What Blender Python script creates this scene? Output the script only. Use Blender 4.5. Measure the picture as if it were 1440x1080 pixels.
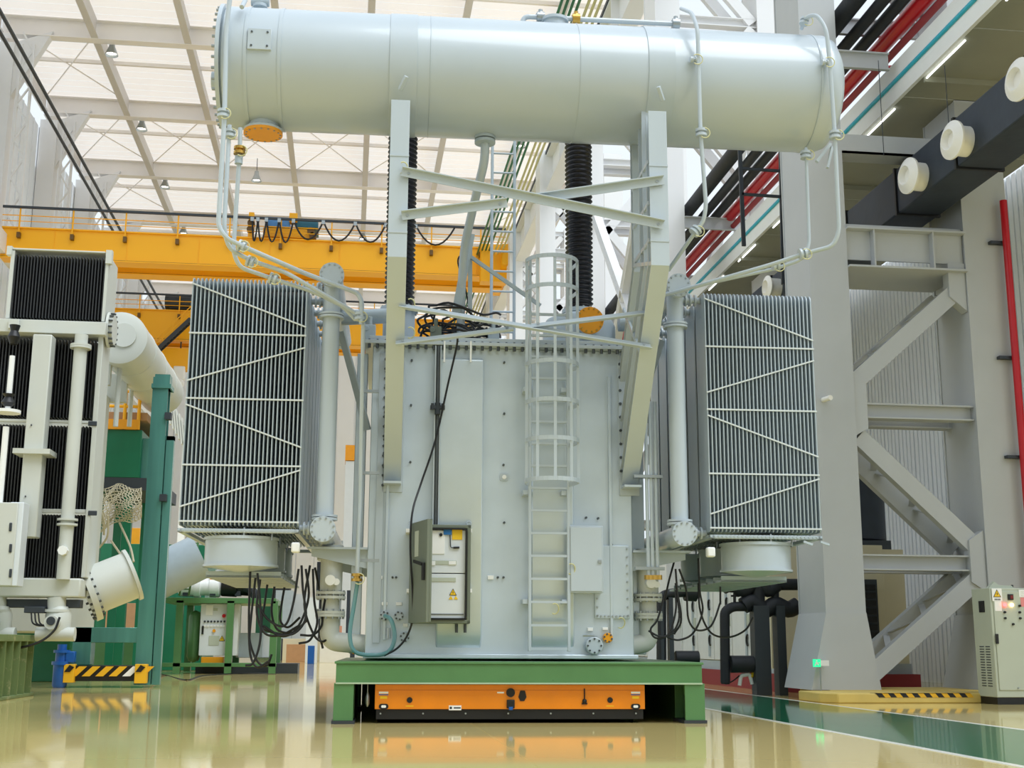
import bpy, math, random
from math import sin, cos, tan, pi, radians, atan, atan2, sqrt
from mathutils import Vector as V, Matrix

# ------------------------------------------------------------------ camera
for o in list(bpy.data.objects): bpy.data.objects.remove(o)
scene = bpy.context.scene
COL = scene.collection
FPX = 1760.0; HC = 1.0                     # focal length in pixels of a 1440 wide frame, eye height
PITCH = atan(365/FPX); YAW = atan(230/(FPX/cos(PITCH))); ROLL = radians(.25)
CF = V((sin(YAW)*cos(PITCH), cos(YAW)*cos(PITCH), sin(PITCH)))
_r = V((cos(YAW), -sin(YAW), 0)); _u = _r.cross(CF)
CR = _r*cos(ROLL)+_u*sin(ROLL); CU = _u*cos(ROLL)-_r*sin(ROLL)
CAM = V((0, 0, HC))
cd = bpy.data.cameras.new('camera'); cam = bpy.data.objects.new('camera', cd); COL.objects.link(cam)
cd.sensor_width = 36; cd.lens = FPX/1440*36; cd.clip_end = 600
cam.matrix_world = Matrix(((CR.x, CU.x, -CF.x, 0), (CR.y, CU.y, -CF.y, 0), (CR.z, CU.z, -CF.z, HC), (0, 0, 0, 1)))
scene.camera = cam
scene.view_settings.view_transform = 'Standard'; scene.view_settings.look = 'None'
scene.view_settings.gamma = 1; scene.view_settings.use_curve_mapping = False
scene.view_settings.exposure = 0.56
# daylight that fills the open hall
W = bpy.data.worlds.new('world'); scene.world = W; W.use_nodes = True
W.node_tree.nodes['Background'].inputs[0].default_value = (.85, .93, 1, 1)
W.node_tree.nodes['Background'].inputs[1].default_value = .72
def lamp_light(name, loc, power, size, rot=(0, 0, 0), color=(1, .97, .92), parent=None):
    l = bpy.data.lights.new(name, 'AREA'); l.shape = 'DISK'; l.size = size; l.energy = power; l.color = color
    o = bpy.data.objects.new(name, l); COL.objects.link(o); o.location = loc; o.rotation_euler = rot; o.parent = parent
    return o
sun = bpy.data.lights.new('sun', 'SUN'); sun.energy = 1.8; sun.angle = radians(40); sun.color = (.9, .95, 1)
so = bpy.data.objects.new('sun', sun); COL.objects.link(so); so.rotation_euler = (radians(32), 0, radians(42))

# ------------------------------------------------------------------ where a pixel of the photograph lies in the hall
def ray(px, py): return CF*FPX+CR*(px-720)+CU*(540-py)
def at(px, py, Y): d = ray(px, py); return CAM+d*(Y/d.y)
def atX(px, py, X): d = ray(px, py); return CAM+d*(X/d.x)
def atZ(px, py, Z=0): d = ray(px, py); return CAM+d*((Z-HC)/d.z)
TA = radians(-2.0)                                   # the transformer stands 2 degrees off the hall's axis
TO = atZ(731, 1018, 0); TO.z = 0
TM = Matrix.Translation(TO) @ Matrix.Rotation(TA, 4, 'Z'); TI = TM.inverted()
TC = TI @ CAM
def tp(px, py, y): d = TI.to_3x3() @ ray(px, py); return TC+d*((y-TC.y)/d.y)

# ------------------------------------------------------------------ materials
def lin(c): return c/12.92 if c <= .04045 else ((c+.055)/1.055)**2.4
def hexc(h): return tuple(lin(int(h[i:i+2], 16)/255) for i in (0, 2, 4))+(1,)
def mat(name, col, rough=.5, metal=0, var=.06, scale=3, bump=0, bscale=40, coat=0, emit=None, es=0, stretch=None):
    m = bpy.data.materials.new(name); m.use_nodes = True; nt = m.node_tree; b = nt.nodes['Principled BSDF']
    c = hexc(col); b.inputs['Roughness'].default_value = rough; b.inputs['Metallic'].default_value = metal
    b.inputs['Coat Weight'].default_value = coat; b.inputs['Coat Roughness'].default_value = .08
    tc = nt.nodes.new('ShaderNodeTexCoord')
    src = tc.outputs['Object']
    if stretch:
        mp = nt.nodes.new('ShaderNodeMapping'); mp.inputs['Scale'].default_value = stretch; nt.links.new(src, mp.inputs[0]); src = mp.outputs[0]
    n = nt.nodes.new('ShaderNodeTexNoise'); n.inputs['Scale'].default_value = scale; n.inputs['Detail'].default_value = 5
    nt.links.new(src, n.inputs['Vector'])
    mx = nt.nodes.new('ShaderNodeMix'); mx.data_type = 'RGBA'
    mx.inputs[6].default_value = tuple(max(0, x*(1-var*1.6)) for x in c[:3])+(1,)
    mx.inputs[7].default_value = tuple(min(1, x*(1+var)) for x in c[:3])+(1,)
    nt.links.new(n.outputs[0], mx.inputs[0]); nt.links.new(mx.outputs[2], b.inputs['Base Color'])
    if bump:
        n2 = nt.nodes.new('ShaderNodeTexNoise'); n2.inputs['Scale'].default_value = bscale; nt.links.new(src, n2.inputs['Vector'])
        bp = nt.nodes.new('ShaderNodeBump'); bp.inputs['Strength'].default_value = bump; bp.inputs['Distance'].default_value = .01
        nt.links.new(n2.outputs[0], bp.inputs['Height']); nt.links.new(bp.outputs[0], b.inputs['Normal'])
    if emit:
        b.inputs['Emission Color'].default_value = hexc(emit); b.inputs['Emission Strength'].default_value = es
    return m
def scratch(name, col, chip, rough=.45, amount=.62, scale=9):      # paint with worn patches
    m = mat(name, col, rough, 0, .12, 2.5, .1, 60); nt = m.node_tree; b = nt.nodes['Principled BSDF']
    base = b.inputs['Base Color'].links[0].from_socket
    tc = nt.nodes.new('ShaderNodeTexCoord'); n = nt.nodes.new('ShaderNodeTexNoise'); n.inputs['Scale'].default_value = scale; n.inputs['Detail'].default_value = 9; n.inputs['Roughness'].default_value = .7
    nt.links.new(tc.outputs['Object'], n.inputs['Vector'])
    rp = nt.nodes.new('ShaderNodeValToRGB'); rp.color_ramp.elements[0].position = amount; rp.color_ramp.elements[1].position = amount+.08
    nt.links.new(n.outputs[0], rp.inputs[0]); mx = nt.nodes.new('ShaderNodeMix'); mx.data_type = 'RGBA'
    nt.links.new(rp.outputs[0], mx.inputs[0]); nt.links.new(base, mx.inputs[6]); mx.inputs[7].default_value = hexc(chip)
    nt.links.new(mx.outputs[2], b.inputs['Base Color']); return m
M = {}
M['paint'] = mat('light_grey_paint', 'B7C2C9', .32, 0, .03, 1.5, coat=.3)
M['tank'] = mat('tank_grey_paint', 'CBD7DF', .27, .3, .13, 1.3, .06, 7, coat=.25)
M['rad'] = mat('radiator_grey_blue', 'AFBCC4', .42, .05, .06, 4)
M['radbar'] = mat('radiator_bar_grey', 'D3D9DA', .4)
M['bolt'] = mat('bolt_steel', 'A9B0B2', .35, .8)
M['darkbolt'] = mat('dark_bolt', '54595B', .5, .5)
M['black'] = mat('black_rubber', '0C0D0F', .5, 0, .2)
M['shed'] = mat('black_shed', '0F0C11', .32, 0, .15, coat=.1)
M['cable'] = mat('cable_black', '0B0C0F', .45)
M['orange'] = mat('orange_paint', 'F0A010', .42, 0, .05, 6)
M['cart'] = scratch('cart_orange', 'EE8A0A', 'B8661A', .3, .7, 3)
M['crane'] = mat('crane_yellow', 'FFB400', .45, 0, .05, .3)
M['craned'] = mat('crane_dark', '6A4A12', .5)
M['green'] = scratch('frame_green', '548250', '35522F', .4, .66, 5)
M['greenedge'] = mat('frame_green_edge', 'A9BDA0', .5)
M['olive'] = scratch('pedestal_olive', '6E8050', '9A9A72', .6, .55, 4)
M['dgreen'] = mat('deep_green', '0F6B4A', .4, 0, .12, 2)
M['teal'] = mat('blue_green_steel', '5B968C', .22, .4, .3, 1.2, stretch=(3, 3, .25))
M['white'] = mat('white_paint', 'F0F1EF', .5, 0, .03)
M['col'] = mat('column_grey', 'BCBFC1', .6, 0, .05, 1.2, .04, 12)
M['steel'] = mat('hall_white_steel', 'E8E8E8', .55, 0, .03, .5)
M['roof'] = mat('roof_sheet', 'F6EFE8', .6, 0, .03, .4)
_nt = M['roof'].node_tree; _tl = _nt.nodes.new('ShaderNodeBsdfTranslucent'); _tl.inputs[0].default_value = hexc('FFF6EE'); _mx = _nt.nodes.new('ShaderNodeMixShader')   # translucency added so daylight from above brightens the roof
_mx.inputs[0].default_value = .38; _nt.links.new(_nt.nodes['Principled BSDF'].outputs[0], _mx.inputs[1]); _nt.links.new(_tl.outputs[0], _mx.inputs[2]); _nt.links.new(_mx.outputs[0], _nt.nodes['Material Output'].inputs[0])
M['purlin'] = mat('roof_purlin_shaded', 'D2CEC9', .6, 0, .04, .6)  # greyer than the roof beams, shade of the side faces put into the colour
M['roofbeam'] = mat('roof_beam', 'F2EEEA', .6, 0, .04, .6)
M['clad'] = mat('cladding_white', 'EAEFF4', .45, 0, .03, 1)
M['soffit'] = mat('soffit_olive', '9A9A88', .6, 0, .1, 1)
M['duct'] = mat('duct_navy', '2B3440', .55, 0, .25, 2.5, .3, 6)
M['nozzle'] = mat('nozzle_cream', 'F5F2EA', .4)
M['red'] = mat('pipe_red', 'C41220', .3, 0, .12, 3)
M['bpipe'] = mat('insulated_black', '1D2127', .6, 0, .3, 3, .5, 9)
M['tealstripe'] = mat('rail_teal', '2BAEC8', .4)
M['cab'] = mat('cabinet_greygreen', 'B9C0B0', .45, 0, .03)
M['cabdark'] = mat('cabinet_frame_olive', '6D7566', .45)
M['panel'] = mat('panel_pale', 'DCE2E6', .4, 0, .03)
M['yellow'] = mat('sign_yellow', 'F2C518', .5)
M['blue'] = mat('blue_plastic', '1E6FB4', .4)
M['bluepump'] = mat('blue_pump', '1558A8', .35)
M['paper'] = mat('paper', 'F4F4F2', .8, 0, .02)
M['hazard_y'] = mat('hazard_yellow', 'E9B21C', .5)
M['kerb'] = scratch('kerb_yellow', 'D9BE6A', 'B89A55', .6, .62, 3)
M['ugrey'] = mat('old_unit_grey', 'C9CCC4', .45, 0, .05, 1.2)
M['ufin'] = mat('old_unit_fin', '26282A', .5)
M['brass'] = mat('brass', 'C8A050', .3, .9)
M['wire'] = mat('earth_wire', 'CBC897', .5)
M['hose'] = mat('teal_hose', '5E8F92', .25, 0, .1, coat=.5)
M['carton'] = mat('carton', 'B58A62', .8, 0, .12, 4)
M['beige'] = mat('beige_panel', 'D8CFB0', .55, 0, .04)
M['beigew'] = mat('white_panel', 'E4E6E4', .45)
M['redbase'] = mat('red_plinth', '8E2A32', .6)
M['rope'] = mat('rope', 'C9C0A6', .9)
M['red_led'] = mat('red_lamp', 'FF3030', .3, emit='FF4040', es=6)
M['amber_led'] = mat('amber_lamp', 'FFD070', .3, emit='FFD890', es=7)
M['tubelamp'] = mat('tube_lamp', 'FFFFFF', .4, emit='F6FAFF', es=2.5)
M['lampglow'] = mat('lamp_lens', 'FFFFFF', .3, emit='FFF6E6', es=5)
M['exit'] = mat('exit_green', '11A060', .4, emit='20C080', es=1.2)
M['mesh'] = mat('steel_dark', '3A4046', .5, .3)
M['pglass'] = mat('orange_dark', 'C46C0A', .4)

# ------------------------------------------------------------------ mesh builder
OFF = {}                                   # things whose parts are given in hall coordinates
class B:
    def __init__(s): s.v = []; s.f = []
    def add(s, vs, fs):
        k = len(s.v); s.v += [tuple(p) for p in vs]; s.f += [tuple(i+k for i in f) for f in fs]; return s
    def box(s, x0, x1, y0, y1, z0, z1):
        if x0 > x1: x0, x1 = x1, x0
        if y0 > y1: y0, y1 = y1, y0
        if z0 > z1: z0, z1 = z1, z0
        return s.add([(x, y, z) for z in (z0, z1) for y in (y0, y1) for x in (x0, x1)],
                     [(0, 2, 3, 1), (4, 5, 7, 6), (0, 1, 5, 4), (2, 6, 7, 3), (0, 4, 6, 2), (1, 3, 7, 5)])
    def cbox(s, c, d): return s.box(c[0]-d[0]/2, c[0]+d[0]/2, c[1]-d[1]/2, c[1]+d[1]/2, c[2]-d[2]/2, c[2]+d[2]/2)
    def sweep(s, poly, p, q, up=(0, 0, 1)):
        p = V(p); q = V(q); t = (q-p).normalized(); up = V(up)
        if abs(t.dot(up.normalized())) > .98: up = V((0, 1, 0))
        a = t.cross(up).normalized(); b = a.cross(t)
        n = len(poly); vs = [o+a*x+b*y for o in (p, q) for x, y in poly]
        return s.add(vs, [tuple(range(n))[::-1], tuple(range(n, 2*n))]+[(i, (i+1) % n, n+(i+1) % n, n+i) for i in range(n)])
    def beam(s, p, q, w, h, up=(0, 0, 1)): return s.sweep([(-w/2, -h/2), (w/2, -h/2), (w/2, h/2), (-w/2, h/2)], p, q, up)
    def ibeam(s, p, q, w, h, t=.03, tw=.02, up=(0, 0, 1)):
        a, b, c = w/2, h/2, tw/2
        return s.sweep([(-a, -b), (a, -b), (a, -b+t), (c, -b+t), (c, b-t), (a, b-t), (a, b), (-a, b), (-a, b-t), (-c, b-t), (-c, -b+t), (-a, -b+t)], p, q, up)
    def angle(s, p, q, w, h, t=.015, up=(0, 0, 1)):       # L section: h hangs down, w reaches sideways (negative = other side)
        e = t if w > 0 else -t
        return s.sweep([(0, -h), (e, -h), (e, -t), (w, -t), (w, 0), (0, 0)], p, q, up)
    def chan(s, p, q, w, h, t=.02, up=(0, 0, 1)):
        return s.sweep([(0, 0), (w, 0), (w, t), (t, t), (t, h-t), (w, h-t), (w, h), (0, h)], p, q, up)
    def lathe(s, prof, p, axis=(0, 0, 1), n=20, cap=True):
        p = V(p); t = V(axis).normalized(); u = t.orthogonal().normalized(); w = t.cross(u)
        vs = []
        for r, h in prof: vs += [p+t*h+(u*cos(2*pi*i/n)+w*sin(2*pi*i/n))*r for i in range(n)]
        fs = [(k*n+i, k*n+(i+1) % n, (k+1)*n+(i+1) % n, (k+1)*n+i) for k in range(len(prof)-1) for i in range(n)]
        if cap: fs += [tuple(range(n))[::-1], tuple(range((len(prof)-1)*n, len(prof)*n))]
        return s.add(vs, fs)
    def cyl(s, p, q, r, r2=None, n=16):
        p = V(p); q = V(q); return s.lathe([(r, 0), (r if r2 is None else r2, (q-p).length)], p, q-p, n)
    def tube(s, pts, r, n=8, closed=False):
        pts = [V(p) for p in pts]; m = len(pts); t0 = (pts[1]-pts[0]).normalized(); u = t0.orthogonal().normalized(); vs = []
        for i in range(m):
            if closed: t = (pts[(i+1) % m]-pts[i-1]).normalized()
            else: t = (pts[min(i+1, m-1)]-pts[max(i-1, 0)]).normalized()
            u = (u-t*u.dot(t)); u = u.normalized() if u.length > 1e-6 else t.orthogonal().normalized(); w = t.cross(u)
            vs += [pts[i]+(u*cos(2*pi*k/n)+w*sin(2*pi*k/n))*r for k in range(n)]
        fs = [(i*n+k, i*n+(k+1) % n, ((i+1) % m)*n+(k+1) % n, ((i+1) % m)*n+k) for i in range(m if closed else m-1) for k in range(n)]
        if not closed: fs += [tuple(range(n))[::-1], tuple(range((m-1)*n, m*n))]
        return s.add(vs, fs)
    def prism(s, poly, a, b, axis='y'):      # poly in the plane across the axis
        f = {'y': lambda u, v, t: (u, t, v), 'x': lambda u, v, t: (t, u, v), 'z': lambda u, v, t: (u, v, t)}[axis]
        n = len(poly); vs = [f(u, v, t) for t in (a, b) for u, v in poly]
        return s.add(vs, [tuple(range(n)), tuple(range(n, 2*n))[::-1]]+[(i, n+i, n+(i+1) % n, (i+1) % n) for i in range(n)])
    def ball(s, c, r, n=10):
        k = max(4, n//2); return s.lathe([(max(1e-4, r*sin(pi*i/k)), -r*cos(pi*i/k)) for i in range(k+1)], c, (0, 0, 1), n)
    def o(s, name, m, parent=None, smooth=True, bevel=0, flip=False):
        off = OFF.get(parent.name, (0, 0, 0)) if parent else (0, 0, 0)
        me = bpy.data.meshes.new(name); me.from_pydata([(x-off[0], y-off[1], z-off[2]) for x, y, z in s.v], [], s.f)
        me.validate()
        import bmesh
        bm = bmesh.new(); bm.from_mesh(me); bmesh.ops.recalc_face_normals(bm, faces=bm.faces); bm.to_mesh(me); bm.free()
        if smooth:
            me.shade_smooth()
            try: me.set_sharp_from_angle(angle=radians(35))
            except Exception: pass
        me.materials.append(M[m] if isinstance(m, str) else m)
        ob = bpy.data.objects.new(name, me); COL.objects.link(ob)
        if parent: ob.parent = parent; OFF[ob.name] = off
        if bevel:
            bv = ob.modifiers.new('bevel', 'BEVEL'); bv.width = bevel; bv.segments = 2; bv.limit_method = 'ANGLE'; bv.angle_limit = radians(40)
        return ob
def tag(o, label=None, cat=None, group=None, kind=None):
    if label: o['label'] = label
    if cat: o['category'] = cat
    if group: o['group'] = group
    if kind: o['kind'] = kind
    return o
def empty(name, loc, label, cat, rz=0, group=None, kind=None, local=False):
    o = bpy.data.objects.new(name, None); COL.objects.link(o); o.location = loc; o.rotation_euler = (0, 0, rz); o.empty_display_size = .2
    if not local: OFF[o.name] = tuple(loc)
    return tag(o, label, cat, group, kind)
def inst(o, parent, loc=None, rot=None, name=None):     # copy of one object with shared mesh
    c = o.copy(); COL.objects.link(c); c.parent = parent
    if loc is not None: c.location = loc
    if rot is not None: c.rotation_euler = rot
    return c
def copy_tree(o, parent=None):
    c = o.copy(); COL.objects.link(c); c.parent = parent
    for ch in list(o.children): copy_tree(ch, c)
    return c
def fillet(pts, r=.15, k=5):
    pts = [V(p) for p in pts]; out = [pts[0]]
    for i in range(1, len(pts)-1):
        a, b, c = pts[i-1], pts[i], pts[i+1]; d = min(r, (a-b).length*.45, (c-b).length*.45)
        p = b+(a-b).normalized()*d; q = b+(c-b).normalized()*d
        out += [p*(1-t)**2+b*2*t*(1-t)+q*t*t for t in [j/k for j in range(k+1)]]
    return out+[pts[-1]]
def spline(pts, k=6):
    pts = [V(p) for p in pts]; P = [pts[0]*2-pts[1]]+pts+[pts[-1]*2-pts[-2]]; out = []
    for i in range(1, len(P)-2):
        a, b, c, d = P[i-1:i+3]
        for j in range(k):
            t = j/k; out.append(.5*((2*b)+(c-a)*t+(2*a-5*b+4*c-d)*t*t+(3*b-a-3*c+d)*t**3))
    return out+[pts[-1]]
def rrect(w, h, r, k=4):          # rounded rectangle centred on 0
    out = []
    for cx, cy, a in ((w/2-r, h/2-r, 0), (-w/2+r, h/2-r, 90), (-w/2+r, -h/2+r, 180), (w/2-r, -h/2+r, 270)):
        out += [(cx+r*cos(radians(a+90*j/k)), cy+r*sin(radians(a+90*j/k))) for j in range(k+1)]
    return out
def boltring(b, c, r, axis, n, br=.018, bh=.03):
    c = V(c); t = V(axis).normalized(); u = t.orthogonal().normalized(); w = t.cross(u)
    for i in range(n):
        p = c+(u*cos(2*pi*i/n)+w*sin(2*pi*i/n))*r; b.cyl(p-t*bh/2, p+t*bh/2, br, n=6)
    return b
random.seed(4)
# ================================================================== THE HALL (x right, y along the hall, z up)
def floor_mat(name, col, rough):
    m = mat(name, col, rough, 0, (.05), .35, .02, 1.2, coat=0); nt = m.node_tree; bs = nt.nodes['Principled BSDF']; bs.inputs['IOR'].default_value = 1.42
    n = nt.nodes.new('ShaderNodeTexNoise'); n.inputs['Scale'].default_value = .8; n.inputs['Detail'].default_value = 6
    tc = nt.nodes.new('ShaderNodeTexCoord'); nt.links.new(tc.outputs['Object'], n.inputs['Vector'])
    mr = nt.nodes.new('ShaderNodeMapRange'); mr.inputs[3].default_value = rough*.5; mr.inputs[4].default_value = rough*1.6
    nt.links.new(n.outputs[0], mr.inputs[0]); nt.links.new(mr.outputs[0], bs.inputs['Roughness']); return m
M['floor'] = floor_mat('epoxy_cream', 'E2CC88', .055)
M['lane'] = floor_mat('epoxy_green', '0B6B48', .06)
M['lane'].node_tree.nodes['Principled BSDF'].inputs['IOR'].default_value = 1.3
M['line'] = floor_mat('epoxy_white_line', 'E6E6DC', .2)
fl_ = tag(B().box(-30, 30, -12, 150, -.3, 0).o('floor', 'floor', smooth=False), 'glossy cream epoxy floor of the hall', 'floor', kind='structure')
tag(B().box(5.72, 8.1, 4, 60, 0, .004).o('floor_lane', 'lane', fl_, smooth=False), 'green walkway lane painted on the floor')
for x in (5.62, 8.1): B().box(x, x+.1, 4, 60, 0, .005).o('lane_line', 'line', fl_, smooth=False)
for x in (-8, 1.6): B().box(x, x+.006, 2, 60, 0, .002).o('floor_joint', 'floor', fl_, smooth=False)

# ---- roof: beams across the hall, lengthwise beams, sheets between them
ZRF = 38.4; BAY = 12.0; Y0 = 76.0
rf = tag(B().box(-23, 16, 62, 62.3, ZRF+1.2, ZRF+1.6).o('ceiling', 'roofbeam', smooth=False), 'pale sheet metal roof high above the hall carried on white beams', 'ceiling', kind='structure')
xs_ = [-22.7+5.75*i for i in range(8)]
sheet = B()
for i in range(12):                                    # folded sheet: one skin with shallow troughs
    y = i*.983; sheet.add([(0, y, 1.2), (5.75, y, 1.2), (5.75, y+.8, 1.2), (0, y+.8, 1.2), (0, y+.84, 1.215), (5.75, y+.84, 1.215), (5.75, y+.983, 1.215), (0, y+.983, 1.215)], [(0, 1, 2, 3), (3, 2, 5, 4), (4, 5, 6, 7)])
ps = None
for k in range(-1, 6):
    for i in range(7):
        loc = (xs_[i], Y0+k*BAY+.2, ZRF)
        if ps is None: ps = sheet.o('roof_sheet', 'roof', rf, smooth=False); ps.location = loc
        else: inst(ps, rf, loc)
raf = None; pur = None; rod = None
for k in range(-1, 7):
    loc = (0, Y0+k*BAY, ZRF)
    if raf is None: raf = B().ibeam((-22.7, 0, .5), (17.5, 0, .5), .7, 1.3, .06, .05).o('roof_beam', 'roofbeam', rf); raf.location = loc
    else: inst(raf, rf, loc)
    if k == 6: break
    for i in range(8):
        loc = (xs_[i]+5.75*.0, Y0+k*BAY, ZRF)
        if pur is None: pur = B().box(-.04, .04, .3, 11.7, -.05, 1.2).box(-.22, .22, .3, 11.7, -.11, -.05).o('lengthwise_beam', 'purlin', rf); pur.location = loc
        else: inst(pur, rf, loc)
    for t in (.47,):
        B().box(-22.7, 17, Y0+k*BAY+12*t-.09, Y0+k*BAY+12*t+.09, ZRF+.95, ZRF+1.2).o('purlin', 'roofbeam', rf)
    if k in (0, 1, 2):
        for i in ((0, 6) if k != 1 else (0, 1, 2, 3, 4)):
            a, c = V((xs_[i], Y0+k*BAY+.5, ZRF+.9)), V((xs_[i+1], Y0+k*BAY+11.5, ZRF+.9))
            B().cyl(a, c, .045, n=6).o('tie_rod', 'roofbeam', rf); B().cyl((a.x, c.y, a.z), (c.x, a.y, a.z), .045, n=6).o('tie_rod', 'roofbeam', rf)
# ---- left wall high up, with its brackets and pipes
wl = tag(B().box(-23.2, -23, 40, 150, 0, 34).o('wall_left', 'clad', smooth=False), 'pale cladding of the far left side wall', 'wall', kind='structure')
pn = None
for k in range(36):
    if pn is None: pn = B().box(-23, -22.94, 0, 2.6, 0, 37).box(-22.94, -22.88, 1.2, 1.35, 0, 37).o('wall_panel', 'clad', wl, smooth=False); pn.location = (0, 44+k*2.9, 0)
    else: inst(pn, wl, (0, 44+k*2.9, 0))
for k in range(-1, 6):
    y = Y0+k*BAY
    c = tag(B().box(-22.9, -21.7, y-.5, y+.5, 0, 37.6).o('wall_column', 'steel', smooth=False), 'white wall column at roof beam %s from the front on the far left' % ('one', 'two', 'three', 'four', 'five', 'six', 'seven')[k+1], 'column', kind='structure')
    B().prism([(-22, 37.6), (-19.5, 38.6), (-22, 33.5)], y-.3, y+.3).o('haunch', 'steel', c, smooth=False)
    b = B(); z = 24.0
    while z < 37: b.beam((-21.3, y-.3, z), (-20.6, y-.3, z+1.2), .1, .1); b.beam((-20.6, y-.3, z+1.2), (-21.3, y-.3, z+2.4), .1, .1); z += 2.4
    b.box(-21.4, -21.25, y-.4, y-.2, 24, 37.6).box(-20.65, -20.5, y-.4, y-.2, 24, 37.6).o('lattice_post', 'steel', c, smooth=False)
    if k < 5: B().beam((-21, y, 24), (-21, y+BAY, 24), .6, 1.2).o('runway_beam', 'steel', c, smooth=False)
for x, z in ((-20.2, 34.2), (-19.2, 33.6)):
    tag(B().tube(fillet([(x-1.2, 50, z+2.0), (x, 62, z), (x, 140, z)], 2), .11, 8).o('roof_conduit', 'mesh'), 'dark conduit running under the left eaves, %s of the pair' % ('outer' if x < -20 else 'inner'), 'pipe', 'conduits under the left eaves')
# ---- unseen wall behind the photographer, added to cut the frontal light
wf = tag(B().box(-24, 20, -12.6, -12.2, 0, 30).o('wall_front_unseen', 'clad', smooth=False), 'unseen wall added behind the photographer to cut frontal light', 'wall', kind='structure')
pn = None
for k in range(14):
    if pn is None: pn = B().box(0, 3.0, -12.2, -12.1, 0, 30).o('wall_panel', 'clad', wf, smooth=False); pn.location = (-23, 0, 0)
    else: inst(pn, wf, (-23+k*3.05, 0, 0))
# ---- far end wall
we = tag(B().box(-24, 20, 149, 149.4, 0, 36).o('wall_back', 'clad', smooth=False), 'pale end wall far down the hall', 'wall', kind='structure')
pn = None
for k in range(20):
    if pn is None: pn = B().box(0, 2.0, 148.9, 149, 0, 36).o('wall_panel', 'steel', we, smooth=False); pn.location = (-23, 0, 0)
    else: inst(pn, we, (-23+k*2.1, 0, 0))
# ---- right column row: laced twin columns every 12 m
def laced(Y, near, ordn):
    # front leg pair and lacing, in hall coordinates
    lab = {0: 'grey laced twin column beside the cabinet with warning lights', 1: 'white laced twin column, second of the right row', 2: 'white laced twin column, third of the right row', 3: 'white laced twin column, fourth of the right row', 4: 'white laced twin column, fifth of the right row', 5: 'white laced twin column, sixth of the right row', 6: 'white laced twin column, seventh of the right row'}[ordn]
    m = 'col' if near else 'steel'  # far columns made whiter: their overexposure is put into the colour
    c = empty('laced_column', (9.3, Y, 0), lab, 'column', kind='structure')
    top = 25.5
    for xa, xb in ((8.92, 9.71), (12.21, 13.18)):
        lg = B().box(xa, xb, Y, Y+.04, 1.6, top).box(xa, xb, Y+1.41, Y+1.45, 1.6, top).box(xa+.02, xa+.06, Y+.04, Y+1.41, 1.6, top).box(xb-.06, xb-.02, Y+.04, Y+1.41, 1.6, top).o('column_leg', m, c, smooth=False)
        B().prism([(xa-.35, .18), (xb+.22, .18), (xb, 1.6), (xa, 1.6)], Y-.02, Y+1.47).o('flared_foot', m, c, smooth=False)
    B().box(12.21, 13.18, Y-.02, Y+1.47, .18, 1.6).o('leg_foot', m, c, smooth=False)
    def strut(z, h=.3): B().ibeam((9.71, Y+.25, z), (12.21, Y+.25, z), .3, h, .03, .02).ibeam((9.71, Y+1.2, z), (12.21, Y+1.2, z), .3, h, .03, .02).o('strut', m, c, smooth=False)
    def diag(xa, za, xb, zb):
        B().chan((xa, Y+.1, za), (xb, Y+.1, zb), .12, .34, .02, (0, 1, 0)).o('lacing', m, c, smooth=False) if False else B().beam((xa, Y+.2, za), (xb, Y+.2, zb), .2, .34).o('lacing', m, c, smooth=False)
        B().beam((xa, Y+1.2, za), (xb, Y+1.2, zb), .2, .34).o('lacing', m, c, smooth=False)
    if near:
        for xa, za, xb, zb in ((9.8, .45, 12.1, 2.3), (12.1, 2.85, 9.8, 5.0), (9.8, 6.1, 12.1, 8.1)):
            for i in range(6):
                p, q = V((xa, 0, za)).lerp(V((xb, 0, zb)), (i+.2)/6), V((xa, 0, za)).lerp(V((xb, 0, zb)), (i+1)/6)
                ya, yb = (Y+.3, Y+1.1) if i % 2 else (Y+1.1, Y+.3)
                B().beam((p.x, ya, p.z+.12), (q.x, yb, q.z+.12), .12, .02).o('lacing_flat', m, c, smooth=False)
    strut(5.52); strut(2.56); lo = True; diag(9.8, .45, 12.1, 2.3); diag(12.1, 2.85, 9.8, 5.0)
    if near:
        B().box(9.71, 12.21, Y+.1, Y+.14, 8.6, 9.35).box(9.71, 12.21, Y-.1, Y+1.5, 9.2, 9.24).box(9.71, 12.21, Y-.1, Y+1.5, 8.4, 8.44).o('cross_girder', m, c, smooth=False)
        for x in (10.25, 11.5): B().box(x, x+.03, Y-.08, Y+.12, 8.44, 9.2).o('girder_rib', m, c, smooth=False)
        diag(9.8, 6.1, 12.1, 8.1)
        B().box(9.71, 12.3, Y, Y+.04, 10.85, 11.25).box(9.71, 12.3, Y, Y+.5, 10.85, 10.89).o('cross_girder', m, c, smooth=False)
        B().prism([(9.71, 5.0), (9.98, 5.15), (9.98, 6.1), (9.71, 6.3)], Y+.05, Y+.3).o('gusset', m, c, smooth=False)
        B().prism([(12.21, 2.0), (11.9, 2.2), (11.9, 3.0), (12.21, 3.2)], Y+.05, Y+.3).o('gusset', m, c, smooth=False)
        B().prism([(12.21, 7.6), (11.85, 7.9), (11.85, 8.6), (12.21, 8.6)], Y+.05, Y+.3).o('gusset', m, c, smooth=False)
    else:
        diag(9.8, 5.9, 12.1, 9.1); strut(9.3)
        if not lo: diag(9.8, 13.6, 12.1, 10); strut(13.8)
    for j, z in enumerate((14.6, 17.2, 20.2, 22.2)): diag(9.8 if j % 2 else 12.1, z, 12.1 if j % 2 else 9.8, z+2.8); strut(z+3)
    return c
cols = [laced(23+12*k, k == 0, k) for k in range(7)]
B().box(8.9, 13.2, 22.9, 24.5, .02, .18).o('column_plinth', 'kerb', cols[0], smooth=False)
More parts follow.
